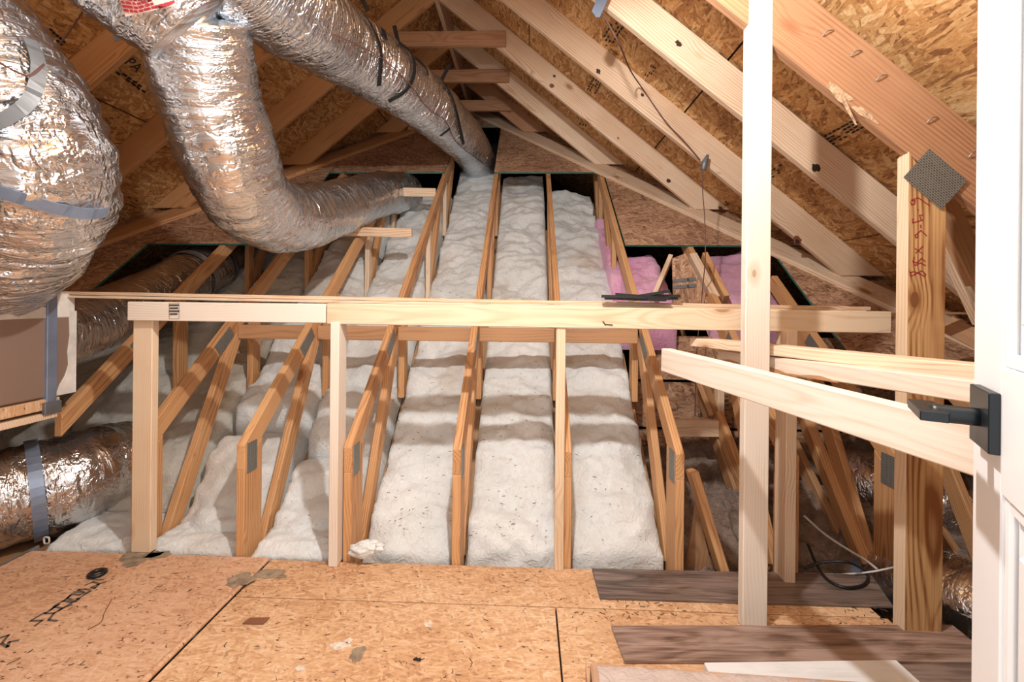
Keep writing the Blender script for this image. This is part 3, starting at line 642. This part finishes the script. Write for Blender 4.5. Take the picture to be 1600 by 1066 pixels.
low_d, OS = duct('foil_duct', [(-190, 835, 1.85), (-90, 802, 2.0), (0, 780, 2.13), (112, 750, 2.33), (169, 730, 2.5), (235, 720, 2.8), (310, 735, 3.25)], [0.24, 0.24, 0.24, 0.24, 0.24, 0.235, 0.22], 'fat foil duct lying low at the left beyond the floor edge', 'foil_brown', 150, wr=0.012, seed=6.0)
band(low_d, OS, 0.30, 0.05, 'strap_blue', 0.008); 
rt_d, _ = duct('foil_duct', [(1350, 905, 2.35), (1410, 915, 2.16), (1480, 935, 1.98), (1590, 975, 1.80), (1700, 1010, 1.7)], [0.15, 0.17, 0.18, 0.18, 0.18], 'foil duct low on the right between post and door', 'foil_brown', 90, seed=7.0)
band(rt_d, _, 0.2, 0.05, 'strap_blue', 0.006)
dk_d, _ = duct('foil_duct', [(1330, 760, 2.9), (1400, 770, 2.75), (1500, 800, 2.6), (1650, 840, 2.5)], [0.22, 0.22, 0.22, 0.22], 'dim foil duct behind the right-hand braces', 'foil_brown', 70, seed=8.0)
band(dk_d, _, 0.22, 0.02, 'black_cord', 0.006)
for px in ([(560, 8), (584, 48), (595, 84), (592, 134)], [(575, 17), (592, 31), (603, 62)], [(622, 66), (643, 84), (647, 113), (634, 141), (607, 158)], [(648, 90), (665, 106), (668, 118)], [(690, 125), (705, 149), (713, 175), (724, 225)], [(703, 200), (696, 206), (688, 212)]):
    duct_strap(long_d, LS, px, 0.028, 'black_cord', 'black_strap')
duct_strap(long_d, LS, [(519, 53), (564, 73), (603, 96), (643, 135), (668, 169), (696, 189), (713, 222), (755, 255)], 0.006, 'brown_cord', 'duct_string')
for x0, y0, x1, y1, Y in ((575, 17, 560, -12, 2.7), (690, 125, 703, 100, 3.66), (622, 66, 616, 40, 3.1)):
    board('strap_hanger', at(x0, y0, Y), at(x1, y1, Y), (1, 0, 0), 0.028, 0.004, 'black_cord', long_d, 0)
# red printed label on the trunk duct
def label_patch(px0, py0, px1, py1, px2, py2, px3, py3, mat, name, lift, nu=12, nv=6):
    vs = []; fs = []; base = None; rows_ = []
    for i in range(nv):
        for j in range(nu):
            u, v = j/(nu-1), i/(nv-1)
            x = (px0*(1-u)+px1*u)*(1-v)+(px3*(1-u)+px2*u)*v; y = (py0*(1-u)+py1*u)*(1-v)+(py3*(1-u)+py2*u)*v
            h = on_duct(x, y, TS, lift)
            if not h: return
            base = base or h[0].copy(); vs.append(tuple(h[0]-base))
    for i in range(nv-1):
        for j in range(nu-1): fs.append((i*nu+j, i*nu+j+1, (i+1)*nu+j+1, (i+1)*nu+j))
    me = bpy.data.meshes.new(name); me.from_pydata(vs, [], fs); return link(name, me, mat, trunk, Matrix.Translation(base))
label_patch(178, -25, 268, -25, 276, 8, 196, 26, 'label_pink', 'print_label', 0.014)
label_patch(246, 9, 272, 0, 274, 4, 249, 14, 'ink_red', 'print_bar', 0.017, 6, 3)
rl = random.Random(5)
for r in range(7):
    xx = 182+r*2
    while xx < 262+r*1.5:
        w = rl.uniform(4, 9); yb = -18+r*6.0; sl = -0.27 if xx > 215 else 0.12
        if not (xx > 240 and r in (4, 5)): duct_strap(trunk, TS, [(xx, yb+sl*(xx-215)), (xx+w, yb+sl*(xx+w-215))], 0.0065, 'ink_red', 'print_line', 0.016)
        xx += w+rl.uniform(1.5, 3)
o = prism('tape_strip', at(183, 42, 1.62), V((0.25, 0, -1)), (1, 0, 0.2), [(-0.06, -0.016), (0.05, -0.022), (0.05, 0.022), (-0.06, 0.02)], 0.002, 'strap_grey', trunk, 0)
tube('wire', [at(138, 5, 1.75), at(115, 40, 1.7), at(88, 75, 1.6), at(62, 108, 1.36), at(40, 118, 1.26), at(0, 98, 1.2)], 0.003, 'brown_cord', left_d, 6)
# ================================================================== DUCT BOX
BX = at(116, 540, 2.14).x; zb = at(112, 613, 2.14).z; zt = at(105, 460, 2.14).z
bxo = empty('duct_box', (BX-0.3, 1.7, zb)); tag(bxo, 'brown foil-faced duct box with white sealant and a blue strap', 'duct box')
box('body', (BX-0.62, 1.25, zb), (BX, 2.14, zt), 'foil_board', bxo, 0.008)
box('mastic_band', (BX-0.6, 1.25, zt-0.115), (BX+0.004, 2.144, zt+0.004), 'mastic', bxo, 0.008)
pts = [(0, 0), (0.0, zt-zb-0.1)]
w0 = [(zb-zb+0.0, 0.095), (0.05, 0.075), (0.09, 0.05), (0.14, 0.035), (0.2, 0.04), (0.28, 0.03), (zt-zb-0.08, 0.035)]
prism('mastic_band', (BX+0.001, 2.146, zb), (0, 0, 1), (0, -1, 0), [(0, -0.002)] + [(z, w) for z, w in w0] + [(zt-zb-0.08, -0.002)], 0.006, 'mastic', bxo, 0.001)
st = box('strap', (BX-0.62, 2.005, zb-0.03), (BX+0.012, 2.05, zt+0.008), 'strap_blue', bxo, 0.002)
box('strap_buckle', (BX+0.002, 1.99, zb-0.075), (BX+0.022, 2.065, zb-0.02), 'strap_grey', bxo, 0.003)
o = box('support_strip', (BX-0.5, 1.25, zb-0.055), (BX+0.006, 2.07, zb-0.006), 'osb_floor', None); tag(o, 'OSB strip directly under the duct box', 'wood strip', 'strips under the duct box')
o = box('support_strip', (BX-0.5, 1.25, zb-0.10), (BX+0.006, 2.06, zb-0.07), 'pine_rafter', None); tag(o, 'lower wood strip under the duct box', 'wood strip', 'strips under the duct box')
# ================================================================== INSULATION
def batt(x0, x1, y0, y1, zf, mat, lab, nx=26, seed=0.0, roll=0.055, bulge=0.05, amp=0.06, group='white insulation batts', thick=0.14, ends=(1, 1), cat='insulation'):
    L = (y1-y0)*1.36; ny = max(24, int(L/0.016)); vs = []; fs = []
    cx, cy = (x0+x1)/2, (y0+y1)/2; base = V((cx, cy, zf(cy)))
    for j in range(ny):
        v = j/(ny-1); Y = y0+(y1-y0)*v
        for i in range(nx):
            u = i/(nx-1); X = x0+(x1-x0)*u
            e = 1-abs(2*u-1)**5; hgt = bulge*e
            ed = 1.0
            if ends[0]: ed = min(ed, math.sqrt(min(1, (Y-y0)/0.10+0.0001)))
            if ends[1]: ed = min(ed, math.sqrt(min(1, (y1-Y)/0.10+0.0001)))
            p = V((X*1.3, Y*2.6, seed))
            hgt += amp*noise.noise(p*2.2) + amp*0.55*noise.noise(p*5.5+V((9, 2, 0)))
            k = noise.noise(V((X*1.2+seed, Y*1.7, 3)))*1.2
            hgt += roll*(1-abs(math.sin((Y*1.25/0.26)+k*2.2+seed))**0.6*1.0)*-1.0*e
            hgt += 0.016*noise.noise(p*11+V((0, 0, 4)))+0.010*noise.noise(p*19) - 0.020*max(0, abs(noise.noise(V((X*3, Y*7, seed+5))))*-1+0.10)*8*0.25
            hgt = (hgt+thick)*ed - thick
            if i in (0, nx-1): hgt = -thick
            vs.append(V((X+0.006*noise.noise(V((Y*9, seed, u))), Y-0.66*hgt, zf(Y)+0.74*hgt))-base)
    for j in range(ny-1):
        for i in range(nx-1): fs.append((j*nx+i, j*nx+i+1, (j+1)*nx+i+1, (j+1)*nx+i))
    me = bpy.data.meshes.new('insulation_batt'); me.from_pydata([tuple(v) for v in vs], [], fs)
    for p in me.polygons: p.use_smooth = True
    o = link('insulation_batt', me, mat, None, Matrix.Translation(base)); return tag(o, lab, cat, group)
h = 0.019; Gs = 0.012
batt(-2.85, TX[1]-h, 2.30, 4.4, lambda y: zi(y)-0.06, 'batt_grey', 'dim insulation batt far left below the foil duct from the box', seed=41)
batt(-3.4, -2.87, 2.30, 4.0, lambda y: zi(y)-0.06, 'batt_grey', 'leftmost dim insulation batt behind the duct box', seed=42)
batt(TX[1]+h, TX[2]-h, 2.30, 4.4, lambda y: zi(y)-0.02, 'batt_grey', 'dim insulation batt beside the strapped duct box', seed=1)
batt(TX[2]+h, TX[3]-h, 2.17, 2.72, lambda y: zi(y)+0.0, 'batt_white', 'short lower batt right of the leftmost header post', seed=2, bulge=0.08)
batt(TX[2]+h, TX[3]-h, 2.66, 4.7, lambda y: zi(y)+0.06, 'batt_white', 'upper batt in the bay behind the left header board', seed=3)
batt(TX[3]+h, TX[4]-h, 2.17, 2.62, lambda y: zi(y)-0.01, 'batt_white', 'short lower batt left of the narrow second header post', seed=4, bulge=0.06)
batt(TX[3]+h, TX[4]-h, 2.56, 2.98, lambda y: zi(y)+0.03, 'batt_white', 'short bulging middle batt in the bay left of the second header post', seed=5, bulge=0.07)
batt(TX[3]+h, TX[4]-h, 2.92, 4.9, lambda y: zi(y)+0.02, 'batt_white', 'upper batt running under the two short laths', seed=6)
batt(TX[4]+h, TX[5]-h, 2.07, 5.5, lambda y: zi(y)+0.02, 'batt_white', 'long batt that the ridge duct dips into', seed=7)
batt(TX[5]+h, TX[6]-h, 2.07, 5.1, lambda y: zi(y)+0.06, 'batt_white', 'long batt left of the middle narrow header post', seed=8)
batt(TX[6]+h, TX[7]-h, 2.07, 3.9, lambda y: zi(y)+0.05, 'batt_white', 'long batt right of the middle narrow header post', seed=9, roll=0.045)
batt(TX[6]+h, TX[7]-h, 3.72, 4.9, lambda y: zi(y)+0.0, 'batt_white', 'upper batt below the right corner of the deck opening', seed=10)
for k, lab in ((1, 'low insulation strip at the floor edge left of the widest post'), (2, 'low insulation strip at the floor edge right of the widest post'), (3, 'low insulation strip at the floor edge left of the second post')):
    batt(TX[k]+h, TX[k+1]-h, 2.045, 2.36, lambda y: 0.015+0.1*(y-2.1), 'batt_white', lab, seed=20+k, bulge=0.02, roll=0.0, amp=0.012, thick=0.06, ends=(1, 0))
batt(TX[7]+0.03, 1.02, 3.04, 3.7, lambda y: zi(y)+0.26, 'batt_pink', 'pink insulation bundle right of the white bays', seed=31, bulge=0.12, group='pink insulation')
batt(1.27, TX[9]+0.1, 3.1, 3.7, lambda y: zi(y)+0.26, 'batt_pink', 'dim pink insulation bundle beside the pale stud', seed=32, bulge=0.12, group='pink insulation')
batt(TX[7]-0.05, TX[7]+0.08, 3.2, 4.4, lambda y: zi(y)+0.10, 'batt_pink', 'narrow pink strip along the last white batt', seed=33, nx=12, bulge=0.06, group='pink insulation')
def tuft(c, rx, ry, rz, mat, lab):
    bm = bmesh.new(); bmesh.ops.create_icosphere(bm, subdivisions=4, radius=1)
    for v in bm.verts:
        k = 1+0.35*noise.noise(v.co*2.3)+0.2*noise.noise(v.co*6); v.co = V((v.co.x*rx*k, v.co.y*ry*k, v.co.z*rz*k+0.3*rz*v.co.x))
    for f in bm.faces: f.smooth = True
    me = bpy.data.meshes.new('insulation_tuft'); bm.to_mesh(me); bm.free(); o = link('insulation_tuft', me, mat, None, Matrix.Translation(c)); return tag(o, lab, 'insulation')
tuft(at(572, 858, 2.03), 0.075, 0.03, 0.035, 'batt_white', 'torn white insulation tuft spilling onto the floor edge')
# split OSB divider and timbers among the pink insulation
dvp = [at(1050, 404, 3.0), at(1071, 396, 3.0), at(1110, 474, 3.0), at(1052, 474, 3.0)]
o = prism('osb_divider', dvp[3], (0, 0, 1), (-1, 0, 0), [(p.z-dvp[3].z, -(p.x-dvp[3].x)) for p in dvp], 0.014, 'osb_deck', None, 0.001); tag(o, 'pointed OSB piece with grey paint smears between pink insulation', 'OSB offcut')
dv = o
for y0 in (437, 447): ribbon('paint_smear', [[at(1053, y0+2, 2.99), at(1075, y0, 2.99), at(1086, y0-1, 2.99)]], (0, -1, 0.2), 0.022, 'strap_grey', dv)
o = board('divider_stud', at(1082, 400, 3.22), at(1118, 468, 2.95), (1, 0, 0.2), 0.05, 0.06, 'pine_rafter'); tag(o, 'left stud of the pair right of the pointed OSB piece', 'stud', 'short studs among pink insulation')
o = board('divider_stud', at(1100, 400, 3.22), at(1134, 468, 2.98), (1, 0, 0.2), 0.035, 0.08, 'pine_truss'); tag(o, 'right stud of the pair right of the pointed OSB piece', 'stud', 'short studs among pink insulation')
o = board('divider_stud', at(1030, 402, 3.25), at(1000, 470, 3.0), (1, 0, 0.2), 0.03, 0.06, 'pine_rafter'); o.location.x += 0.08; tag(o, 'short stud between white bay and first pink bundle', 'stud', 'short studs among pink insulation')
# loose dirty insulation
def heap(x0, x1, y0, y1, zf, mat, lab, seed):
    nx, ny = int((x1-x0)/0.014), int((y1-y0)/0.014); vs = []; fs = []; base = V(((x0+x1)/2, (y0+y1)/2, zf((x0+x1)/2, (y0+y1)/2)))
    for j in range(ny):
        for i in range(nx):
            X = x0+(x1-x0)*i/(nx-1); Y = y0+(y1-y0)*j/(ny-1); p = V((X, Y, seed))
            z = zf(X, Y)+0.12*noise.noise(p*4)+0.11*abs(noise.noise(p*10+V((noise.noise(p*5), 0, 0))))+0.05*abs(noise.noise(p*23))
            vs.append(V((X, Y, z))-base)
    for j in range(ny-1):
        for i in range(nx-1): fs.append((j*nx+i, j*nx+i+1, (j+1)*nx+i+1, (j+1)*nx+i))
    me = bpy.data.meshes.new('loose_insulation'); me.from_pydata([tuple(v) for v in vs], [], fs)
    for p in me.polygons: p.use_smooth = True
    o = link('loose_insulation', me, mat, None, Matrix.Translation(base)); return tag(o, lab, 'insulation', None, 'stuff')
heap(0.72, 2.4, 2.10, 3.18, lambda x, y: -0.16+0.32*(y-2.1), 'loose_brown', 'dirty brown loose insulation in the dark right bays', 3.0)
# ================================================================== FLOOR THINGS
def plank(name, c4, zb, t, mat, lab, grp):
    c = sum((V(p) for p in c4), V((0, 0, 0)))/4; c.z = zb+t/2
    ex = (V(c4[1])-V(c4[0])); ex.z = 0; ex.normalize(); ey = V((-ex.y, ex.x, 0))
    pts = [((V(p)-c).dot(ex), (V(p)-c).dot(ey)) for p in c4]
    o = prism(name, c, ex, ey, pts, t, mat, None, 0.002); return tag(o, lab, 'laminate plank', grp)
z = 0.012
plank('laminate_plank', [at_z(937, 933, z), at_z(1396, 947, z), at_z(1362, 898, z), at_z(925, 888, z)], 0.001, 0.011, 'laminate_dark', 'dark laminate plank along the floor edge behind the tall stud', 'laminate planks')
z = 0.013
plank('laminate_plank', [at_z(976, 1032, z), at_z(1560, 1034, z), at_z(1488, 976, z), at_z(955, 977, z)], 0.001, 0.012, 'laminate', 'brown laminate plank in front of the tall stud', 'laminate planks')
plank('laminate_plank', [at_z(1250, 1130, z), at_z(1700, 1140, z), at_z(1570, 1038, z), at_z(1290, 1037, z)], 0.001, 0.012, 'laminate_dark', 'film-covered laminate plank in the corner by the door', 'laminate planks')
z = 0.05
o = plank('whitewashed_board', [at_z(1130, 1095, z), at_z(1478, 1100, z), at_z(1400, 1029, z), at_z(1100, 1033, z)], 0.016, 0.03, 'panel_white', 'white wood-grain panel lying beside the wrapped carton', None); o['category'] = 'panel'; 
o['category'] = 'panel'
# carton
c0 = at_z(922, 1034, 0.09); c1 = at_z(1300, 1060, 0.09)
ct = empty('flat_carton', (c0.x+0.2, c0.y-0.2, 0)); tag(ct, 'flat film-wrapped cardboard carton at the bottom edge', 'carton')
ex = (c1-c0); ex.z = 0; Lc = ex.length; ex.normalize(); ey = V((-ex.y, ex.x, 0)); m0 = c0.copy(); m0.z = 0.045
prism('carton_body', m0, ex, ey, [(0, -0.45), (Lc+0.12, -0.45), (Lc+0.12, 0), (0, 0)], 0.088, 'cardboard', ct, 0.006)
prism('torn_flap', m0+V((-0.012, -0.01, 0)), ey, (0, 0, 1), [(-0.1, -0.04), (0, -0.045), (0.012, 0.05), (-0.03, 0.03), (-0.1, 0.045)], 0.004, 'cardboard', ct, 0)
def film_sheet(x0, x1, y0, y1, par):
    nx, ny = 60, 30; vs = []; fs = []
    for j in range(ny):
        for i in range(nx):
            a = x0+(x1-x0)*i/(nx-1); b = y0+(y1-y0)*j/(ny-1)
            drop = 0 if b < -0.004 else -min(0.085, (b+0.004)*8)
            vs.append(m0+ex*a+ey*min(b, 0.008+0.004*noise.noise(V((a*30, b*30, 1))))+V((0, 0, 0.05+drop+0.006*noise.noise(V((a*22, b*40, 2))))))
    base = m0.copy()
    for j in range(ny-1):
        for i in range(nx-1): fs.append((j*nx+i, j*nx+i+1, (j+1)*nx+i+1, (j+1)*nx+i))
    me = bpy.data.meshes.new('film_wrap'); me.from_pydata([tuple(v-base) for v in vs], [], fs)
    for p in me.polygons: p.use_smooth = True
    return link('film_wrap', me, 'clear_film', par, Matrix.Translation(base))
film_sheet(0.02, Lc, -0.4, 0.012, ct)
# small bits
gm, _ = tube('rubber_grommet', [at_z(152, 896, 0.02)+V((0.026*math.cos(a*math.pi/6), 0.026*math.sin(a*math.pi/6), 0)) for a in range(13)], 0.009, 'black_plastic', None, 8, 40, caps=False); tag(gm, 'black rubber ring lying on the left floor panel', 'grommet')
o = prism('wood_chip', at_z(400, 970, 0.004), (1, 0.05, 0), (0, 1, 0), [(-0.042, -0.016), (0.036, -0.018), (0.044, 0.016), (-0.03, 0.014)], 0.004, 'chip_brown', None, 0.001); tag(o, 'flat brown veneer chip on the floor', 'wood chip')
o = prism('dark_chip', at_z(652, 1031, 0.004), (1, 0.3, 0), (0, 1, 0), [(-0.014, 0.004), (0.012, -0.008), (0.01, 0.006), (0.004, 0.002), (-0.002, 0.01)], 0.005, 'black_plastic', None, 0.0005); tag(o, 'small black heart-shaped chip on the floor', 'chip')
for cx, cy, rx, ry, m, s in ((415, 893, 0.10, 0.028, 'glue_grey', 1), (375, 905, 0.06, 0.05, 'glue_grey', 2), (215, 872, 0.085, 0.06, 'glue_grey', 3), (245, 868, 0.05, 0.035, 'glue_grey', 8)):
    p = at_z(cx, cy, 0.012); blob('glue_smear', (p.x, p.y, 0.0128 if p.x < X1 else 0.0005), (1, 0, 0), (0, 1, 0), rx, ry, m, floor, seed=s)
for cx, cy, rx, ry, m, s in ((560, 1022, 0.028, 0.03, 'glue_grey', 4), (530, 1010, 0.035, 0.015, 'powder_white', 5), (545, 1002, 0.012, 0.012, 'powder_white', 6), (670, 976, 0.018, 0.014, 'powder_white', 7), (470, 1045, 0.015, 0.012, 'powder_white', 9)):
    p = at_z(cx, cy, 0.0); blob('floor_smear', (p.x, p.y, 0.0004), (1, 0, 0), (0, 1, 0), rx, ry, m, floor, seed=s)
p = at_z(585, 925, 0.0); 
sc = 1/7.615
ST = [[(360, 690), (500, 685)], [(370, 685), (530, 590)], [(500, 685), (420, 745)], [(530, 600), (640, 600), (580, 680), (680, 690)], [(540, 600), (640, 530)], [(600, 560), (700, 495), (640, 520), (740, 540), (640, 600)], [(700, 570), (780, 520)],
      [(660, 500), (760, 450), (860, 470), (780, 520), (850, 500)], [(760, 450), (840, 385), (800, 420), (900, 460), (940, 430), (910, 425)], [(850, 370), (950, 380), (1000, 350), (930, 320)], [(880, 345), (960, 350)], [(920, 430), (1070, 340)],
      [(930, 320), (1010, 310), (1060, 320)], [(1000, 370), (1080, 330)], [(1010, 265), (1110, 225), (1180, 250), (1130, 300), (1090, 290), (1150, 260)], [(1110, 200), (1230, 200)], [(1160, 260), (1260, 220)], [(0, 890), (100, 860), (20, 960), (90, 1000), (110, 940), (220, 920)]]
ribbon('floor_stencil', [[at_z(a*sc, 880+b*sc, 0.0128) for a, b in l] for l in ST], (0, 0, 1), 0.009, 'ink_grey', floor)
bm = bmesh.new()
def splinter(x, y, z, L, w, a):
    c = V((x, y, z)); d = V((math.cos(a), math.sin(a), random.uniform(-0.05, 0.15))); s = V((-d.y, d.x, 0)); b = V((random.uniform(-0.3, 0.3)*L*s.x, random.uniform(-0.3, 0.3)*L*s.y, 0))
    P = [c-d*L/2, c+b, c+d*L/2]; ring = []
    for q in P: ring.append([bm.verts.new(q+s*w/2), bm.verts.new(q+V((0, 0, w))), bm.verts.new(q-s*w/2)])
    for r0, r1 in zip(ring, ring[1:]):
        for k in range(3): bm.faces.new((r0[k], r0[(k+1) % 3], r1[(k+1) % 3], r1[k]))
for k in range(330):
    x = random.uniform(-2.2, 1.3); y = random.uniform(1.15, 2.02)
    splinter(x, y, 0.0145 if x < X1 else 0.0015, random.uniform(0.004, 0.018)*(2.2 if random.random() < 0.12 else 1), random.uniform(0.0008, 0.0024), random.uniform(0, 6.28))
for k in range(70):
    p = at_z(random.gauss(1375 if k % 2 else 990, 45), random.gauss(955, 14), 0.002)
    if p.y < 1.72 or p.x < 0.1: continue
    splinter(p.x, p.y, 0.002, random.uniform(0.006, 0.025), 0.002, random.uniform(0, 6.28))
me = bpy.data.meshes.new('floor_debris'); bm.to_mesh(me); bm.free(); o = link('floor_debris', me, 'splinter'); tag(o, 'dark wood splinters scattered over the OSB floor', 'debris', None, 'stuff')
bm = bmesh.new()
for k in range(330):
    b = random.choice((3, 4, 4, 4, 5, 5, 6)); x = random.uniform(TX[b]+0.05, TX[b+1]-0.05); y = 2.2+random.random()**1.6*1.6
    splinter(x, y-0.045, zi(y)+random.uniform(0.085, 0.13), random.uniform(0.005, 0.02), random.uniform(0.0012, 0.003), random.uniform(0, 6.28))
me = bpy.data.meshes.new('insulation_debris'); bm.to_mesh(me); bm.free(); o = link('insulation_debris', me, 'splinter'); tag(o, 'dark flecks caught on the white insulation', 'debris', None, 'stuff')
tube_o, _ = tube('twig', [at_z(175, 936, 0.016), at_z(163, 958, 0.015), at_z(158, 972, 0.016), at_z(137, 984, 0.015)], 0.0015, 'chip_brown', None, 5); tag(tube_o, 'long thin curved twig on the left floor panel', 'twig')
# metal channel along the left floor edge
mc = empty('metal_channel', (XL-0.02, 1.7, 0)); tag(mc, 'grey metal channel along the left floor edge', 'metal channel')
box('channel_web', (XL-0.045, 1.2, -0.02), (XL-0.004, 2.08, -0.012), 'steel', mc, 0.001); box('channel_lip', (XL-0.012, 1.2, -0.02), (XL-0.004, 2.08, 0.016), 'steel', mc, 0.001)
tube('end_loop', [V((XL+0.01, 2.09, 0.016)), V((XL+0.03, 2.09, 0.02)), V((XL+0.03, 2.09, 0.045)), V((XL+0.008, 2.09, 0.045)), V((XL+0.008, 2.09, 0.018))], 0.004, 'white_cord', mc, 6)
o = box('ledge_board', (-3.4, 1.0, -0.09), (XL-0.05, 2.25, -0.06), 'pine_brown', None); tag(o, 'brown board below the left floor edge', 'board')
# ================================================================== CABLES
def cable(name, pts, r, mat, lab, cat='cable'):
    o, _ = tube(name, pts, r, mat, None, 8, 14*len(pts)); return tag(o, lab, cat)
cable('dark_wire', [at(942, 22, 2.28), at(968, 70, 2.3), at(985, 110, 2.7), at(1005, 140, 2.98), at(1040, 190, 2.98), at(1070, 222, 2.98), at(1094, 250, 2.98)], 0.004, 'brown_cord', 'thin dark wire hanging over the right rafters to the plug', 'wire')
pl, _ = tube('plug', [at(1099, 266, 2.96), at(1101, 255, 2.955), at(1106, 242, 2.95)], [0.016, 0.020, 0.008], 'strap_grey', None, 8, 12); tag(pl, 'small grey plug hanging on the rafter', 'plug')
cable('dark_wire', [at(1098, 262, 2.96), at(1098, 300, 2.9), at(1101, 340, 2.85), at(1102, 400, 2.8), at(1098, 450, 2.9), at(1088, 560, 2.95), at(1086, 650, 3.0)], 0.003, 'brown_cord', 'thin wire dropping from the plug past the deck', 'wire')
tp = prism('tape_tail', at(936, 12, 2.28), V((-0.35, 0, -1)), (1, 0, -0.3), [(-0.10, -0.025), (0.03, -0.028), (0.04, -0.01), (0.05, 0.0), (0.045, 0.02), (-0.10, 0.03)], 0.003, 'strap_blue', None, 0); tag(tp, 'pale blue tape end hanging at the top of the rafters', 'tape')
cable('white_cable', [at(1256, 806, 2.4), at(1290, 836, 2.3), at(1330, 862, 2.2), at(1352, 875, 2.12), at(1371, 890, 2.06)], 0.0055, 'white_cord', 'white cable slanting down behind the header post')
cable('white_cable', [at(1256, 897, 2.06), at(1310, 898, 2.05), at(1360, 894, 2.03), at(1400, 886, 1.95)], 0.004, 'white_cord', 'white cable running level to the marked post')
z = 0.02
cable('black_cable', [at(1256, 889, 2.06), at(1285, 879, 2.04), at(1325, 879, 2.0), at_z(1352, 893, 0.02), at_z(1356, 906, z), at_z(1345, 916, z), at_z(1318, 918, z), at_z(1292, 905, z), at(1275, 880, 2.08), at(1262, 850, 2.16)], 0.006, 'black_cord', 'black cable loop lying on the dark plank')
# ================================================================== DOOR
dth = math.radians(31); dd = V((-math.sin(dth), -math.cos(dth), 0)); dn = V((-math.cos(dth), math.sin(dth), 0)); E = at(1523, 470, 0.60); E.z = 0
door = empty('door_1', E); tag(door, 'white panelled door standing open', None, None, 'structure')
def dpart(name, s0, s1, z0, z1, n0, n1, mat='white_paint', bev=0.0015, par=door):
    c = E+dd*(s0+s1)/2+dn*(n0+n1)/2+V((0, 0, (z0+z1)/2)); hs, hzz = (s1-s0)/2, (z1-z0)/2
    return prism(name, c, dd, (0, 0, 1), [(-hs, -hzz), (hs, -hzz), (hs, hzz), (-hs, hzz)], n1-n0, mat, par, bev)
dpart('door_slab', 0.0, 0.78, 0.01, 2.03, -0.036, -0.010)
dpart('stile', 0, 0.098, 0.01, 2.03, -0.010, 0.0); dpart('stile', 0.68, 0.78, 0.01, 2.03, -0.010, 0.0)
for a, b in ((0.01, 0.22), (0.99, 1.128), (1.92, 2.03)): dpart('rail', 0.098, 0.68, a, b, -0.010, 0.0)
for a, b in ((0.22, 0.99), (1.128, 1.92)):
    dpart('moulding', 0.098, 0.114, a, b, -0.010, -0.003, bev=0.003); dpart('moulding', 0.664, 0.68, a, b, -0.010, -0.003, bev=0.003)
    dpart('moulding', 0.114, 0.664, a, a+0.016, -0.010, -0.003, bev=0.003); dpart('moulding', 0.114, 0.664, b-0.016, b, -0.010, -0.003, bev=0.003)
    dpart('raised_panel', 0.14, 0.64, a+0.045, b-0.045, -0.010, -0.002, bev=0.006)
zh = at(1535, 654, 0.545).z
dh = dpart('door_handle', 0.028, 0.098, zh-0.034, zh+0.034, 0.0, 0.010, 'handle_black', 0.001)
c = E+dd*0.063+V((0, 0, zh))
def dchild(name, o): return o
tube('handle_shank', [c+dn*0.010, c+dn*0.030, c+dn*0.052], 0.0105, 'handle_black', dh, 20, 8)
dpart('handle_lever', 0.012, 0.092, zh-0.006, zh+0.006, 0.040, 0.066, 'handle_black', 0.001, dh)
# ================================================================== ROOF PRINT
def on_roof(px, py, side):
    d = RM @ V(((px-CX)/F, (HZ-py)/F, -1.0)); n = V((side*SA, 0, CA)); p0 = V((RX, 0, RZ+offz))
    return CAM + d*((p0-CAM).dot(n)/d.dot(n))
def stamp(lines, side, w):
    L = [[on_roof(a, b, side) for a, b in l] for l in lines]
    ribbon('print_stamp', L, (-side*SA, 0, -CA), w, 'ink_black', ceil, lift=0.002)
def rows(x0, y0, dx, dy, ox, oy, nrow, ncol, rnd):
    rr = random.Random(rnd); out = []
    for r in range(nrow):
        for c in range(ncol):
            if rr.random() < 0.25: continue
            a, b = x0+dx*c+ox*r, y0+dy*c+oy*r; out.append([(a, b), (a+dx*rr.uniform(0.4, 0.75), b+dy*rr.uniform(0.4, 0.75))])
    return out
stamp(rows(941, 62, 3.2, -5.2, 5.5, 1.5, 4, 6, 1), 1, 0.012); stamp(rows(946, 70, 4, 3.2, 0, 0, 1, 5, 2), 1, 0.010)
stamp(rows(1276, 220, 6.5, -3.6, 3.5, 4.2, 4, 10, 3), 1, 0.010); stamp(rows(1288, 228, 5, 3.2, 0, 0, 1, 4, 4), 1, 0.010)
stamp(rows(1203, 268, 5, -3, 1.5, 4.5, 3, 4, 5), 1, 0.010); stamp(rows(918, 140, 2.2, -4, 4, 2, 4, 5, 6), 1, 0.012); stamp(rows(906, 195, 2.0, -5, 4.5, 1, 3, 6, 7), 1, 0.014)
stamp(rows(1120, 322, 3.5, -3, 3, 3, 3, 4, 8), 1, 0.014); stamp(rows(1008, 118, 3, -4.5, 3.2, 1.2, 3, 4, 12), 1, 0.008)
stamp(rows(78, 45, 5, 4.5, -4, 4, 2, 5, 9), -1, 0.012); stamp(rows(36, 12, 4, 3, -3, 3.5, 4, 5, 10), -1, 0.010); stamp(rows(182, 300, 6, 2.5, -2, 5, 3, 6, 11), -1, 0.010)
a = on_roof(168, 98, -1); b = on_roof(226, 140, -1); exr = (b-a).normalized(); nin = V((SA, 0, -CA)); eyr = nin.cross(exr)
text('print_text', 'APA', 0.085, on_roof(180, 88, -1)+nin*0.003, exr, eyr, 'ink_black', ceil)
stamp(rows(168, 98, 8, 5.7, 0, 0, 1, 8, 21)+rows(166, 101, 8, 5.7, 0, 0, 1, 8, 22), -1, 0.014)
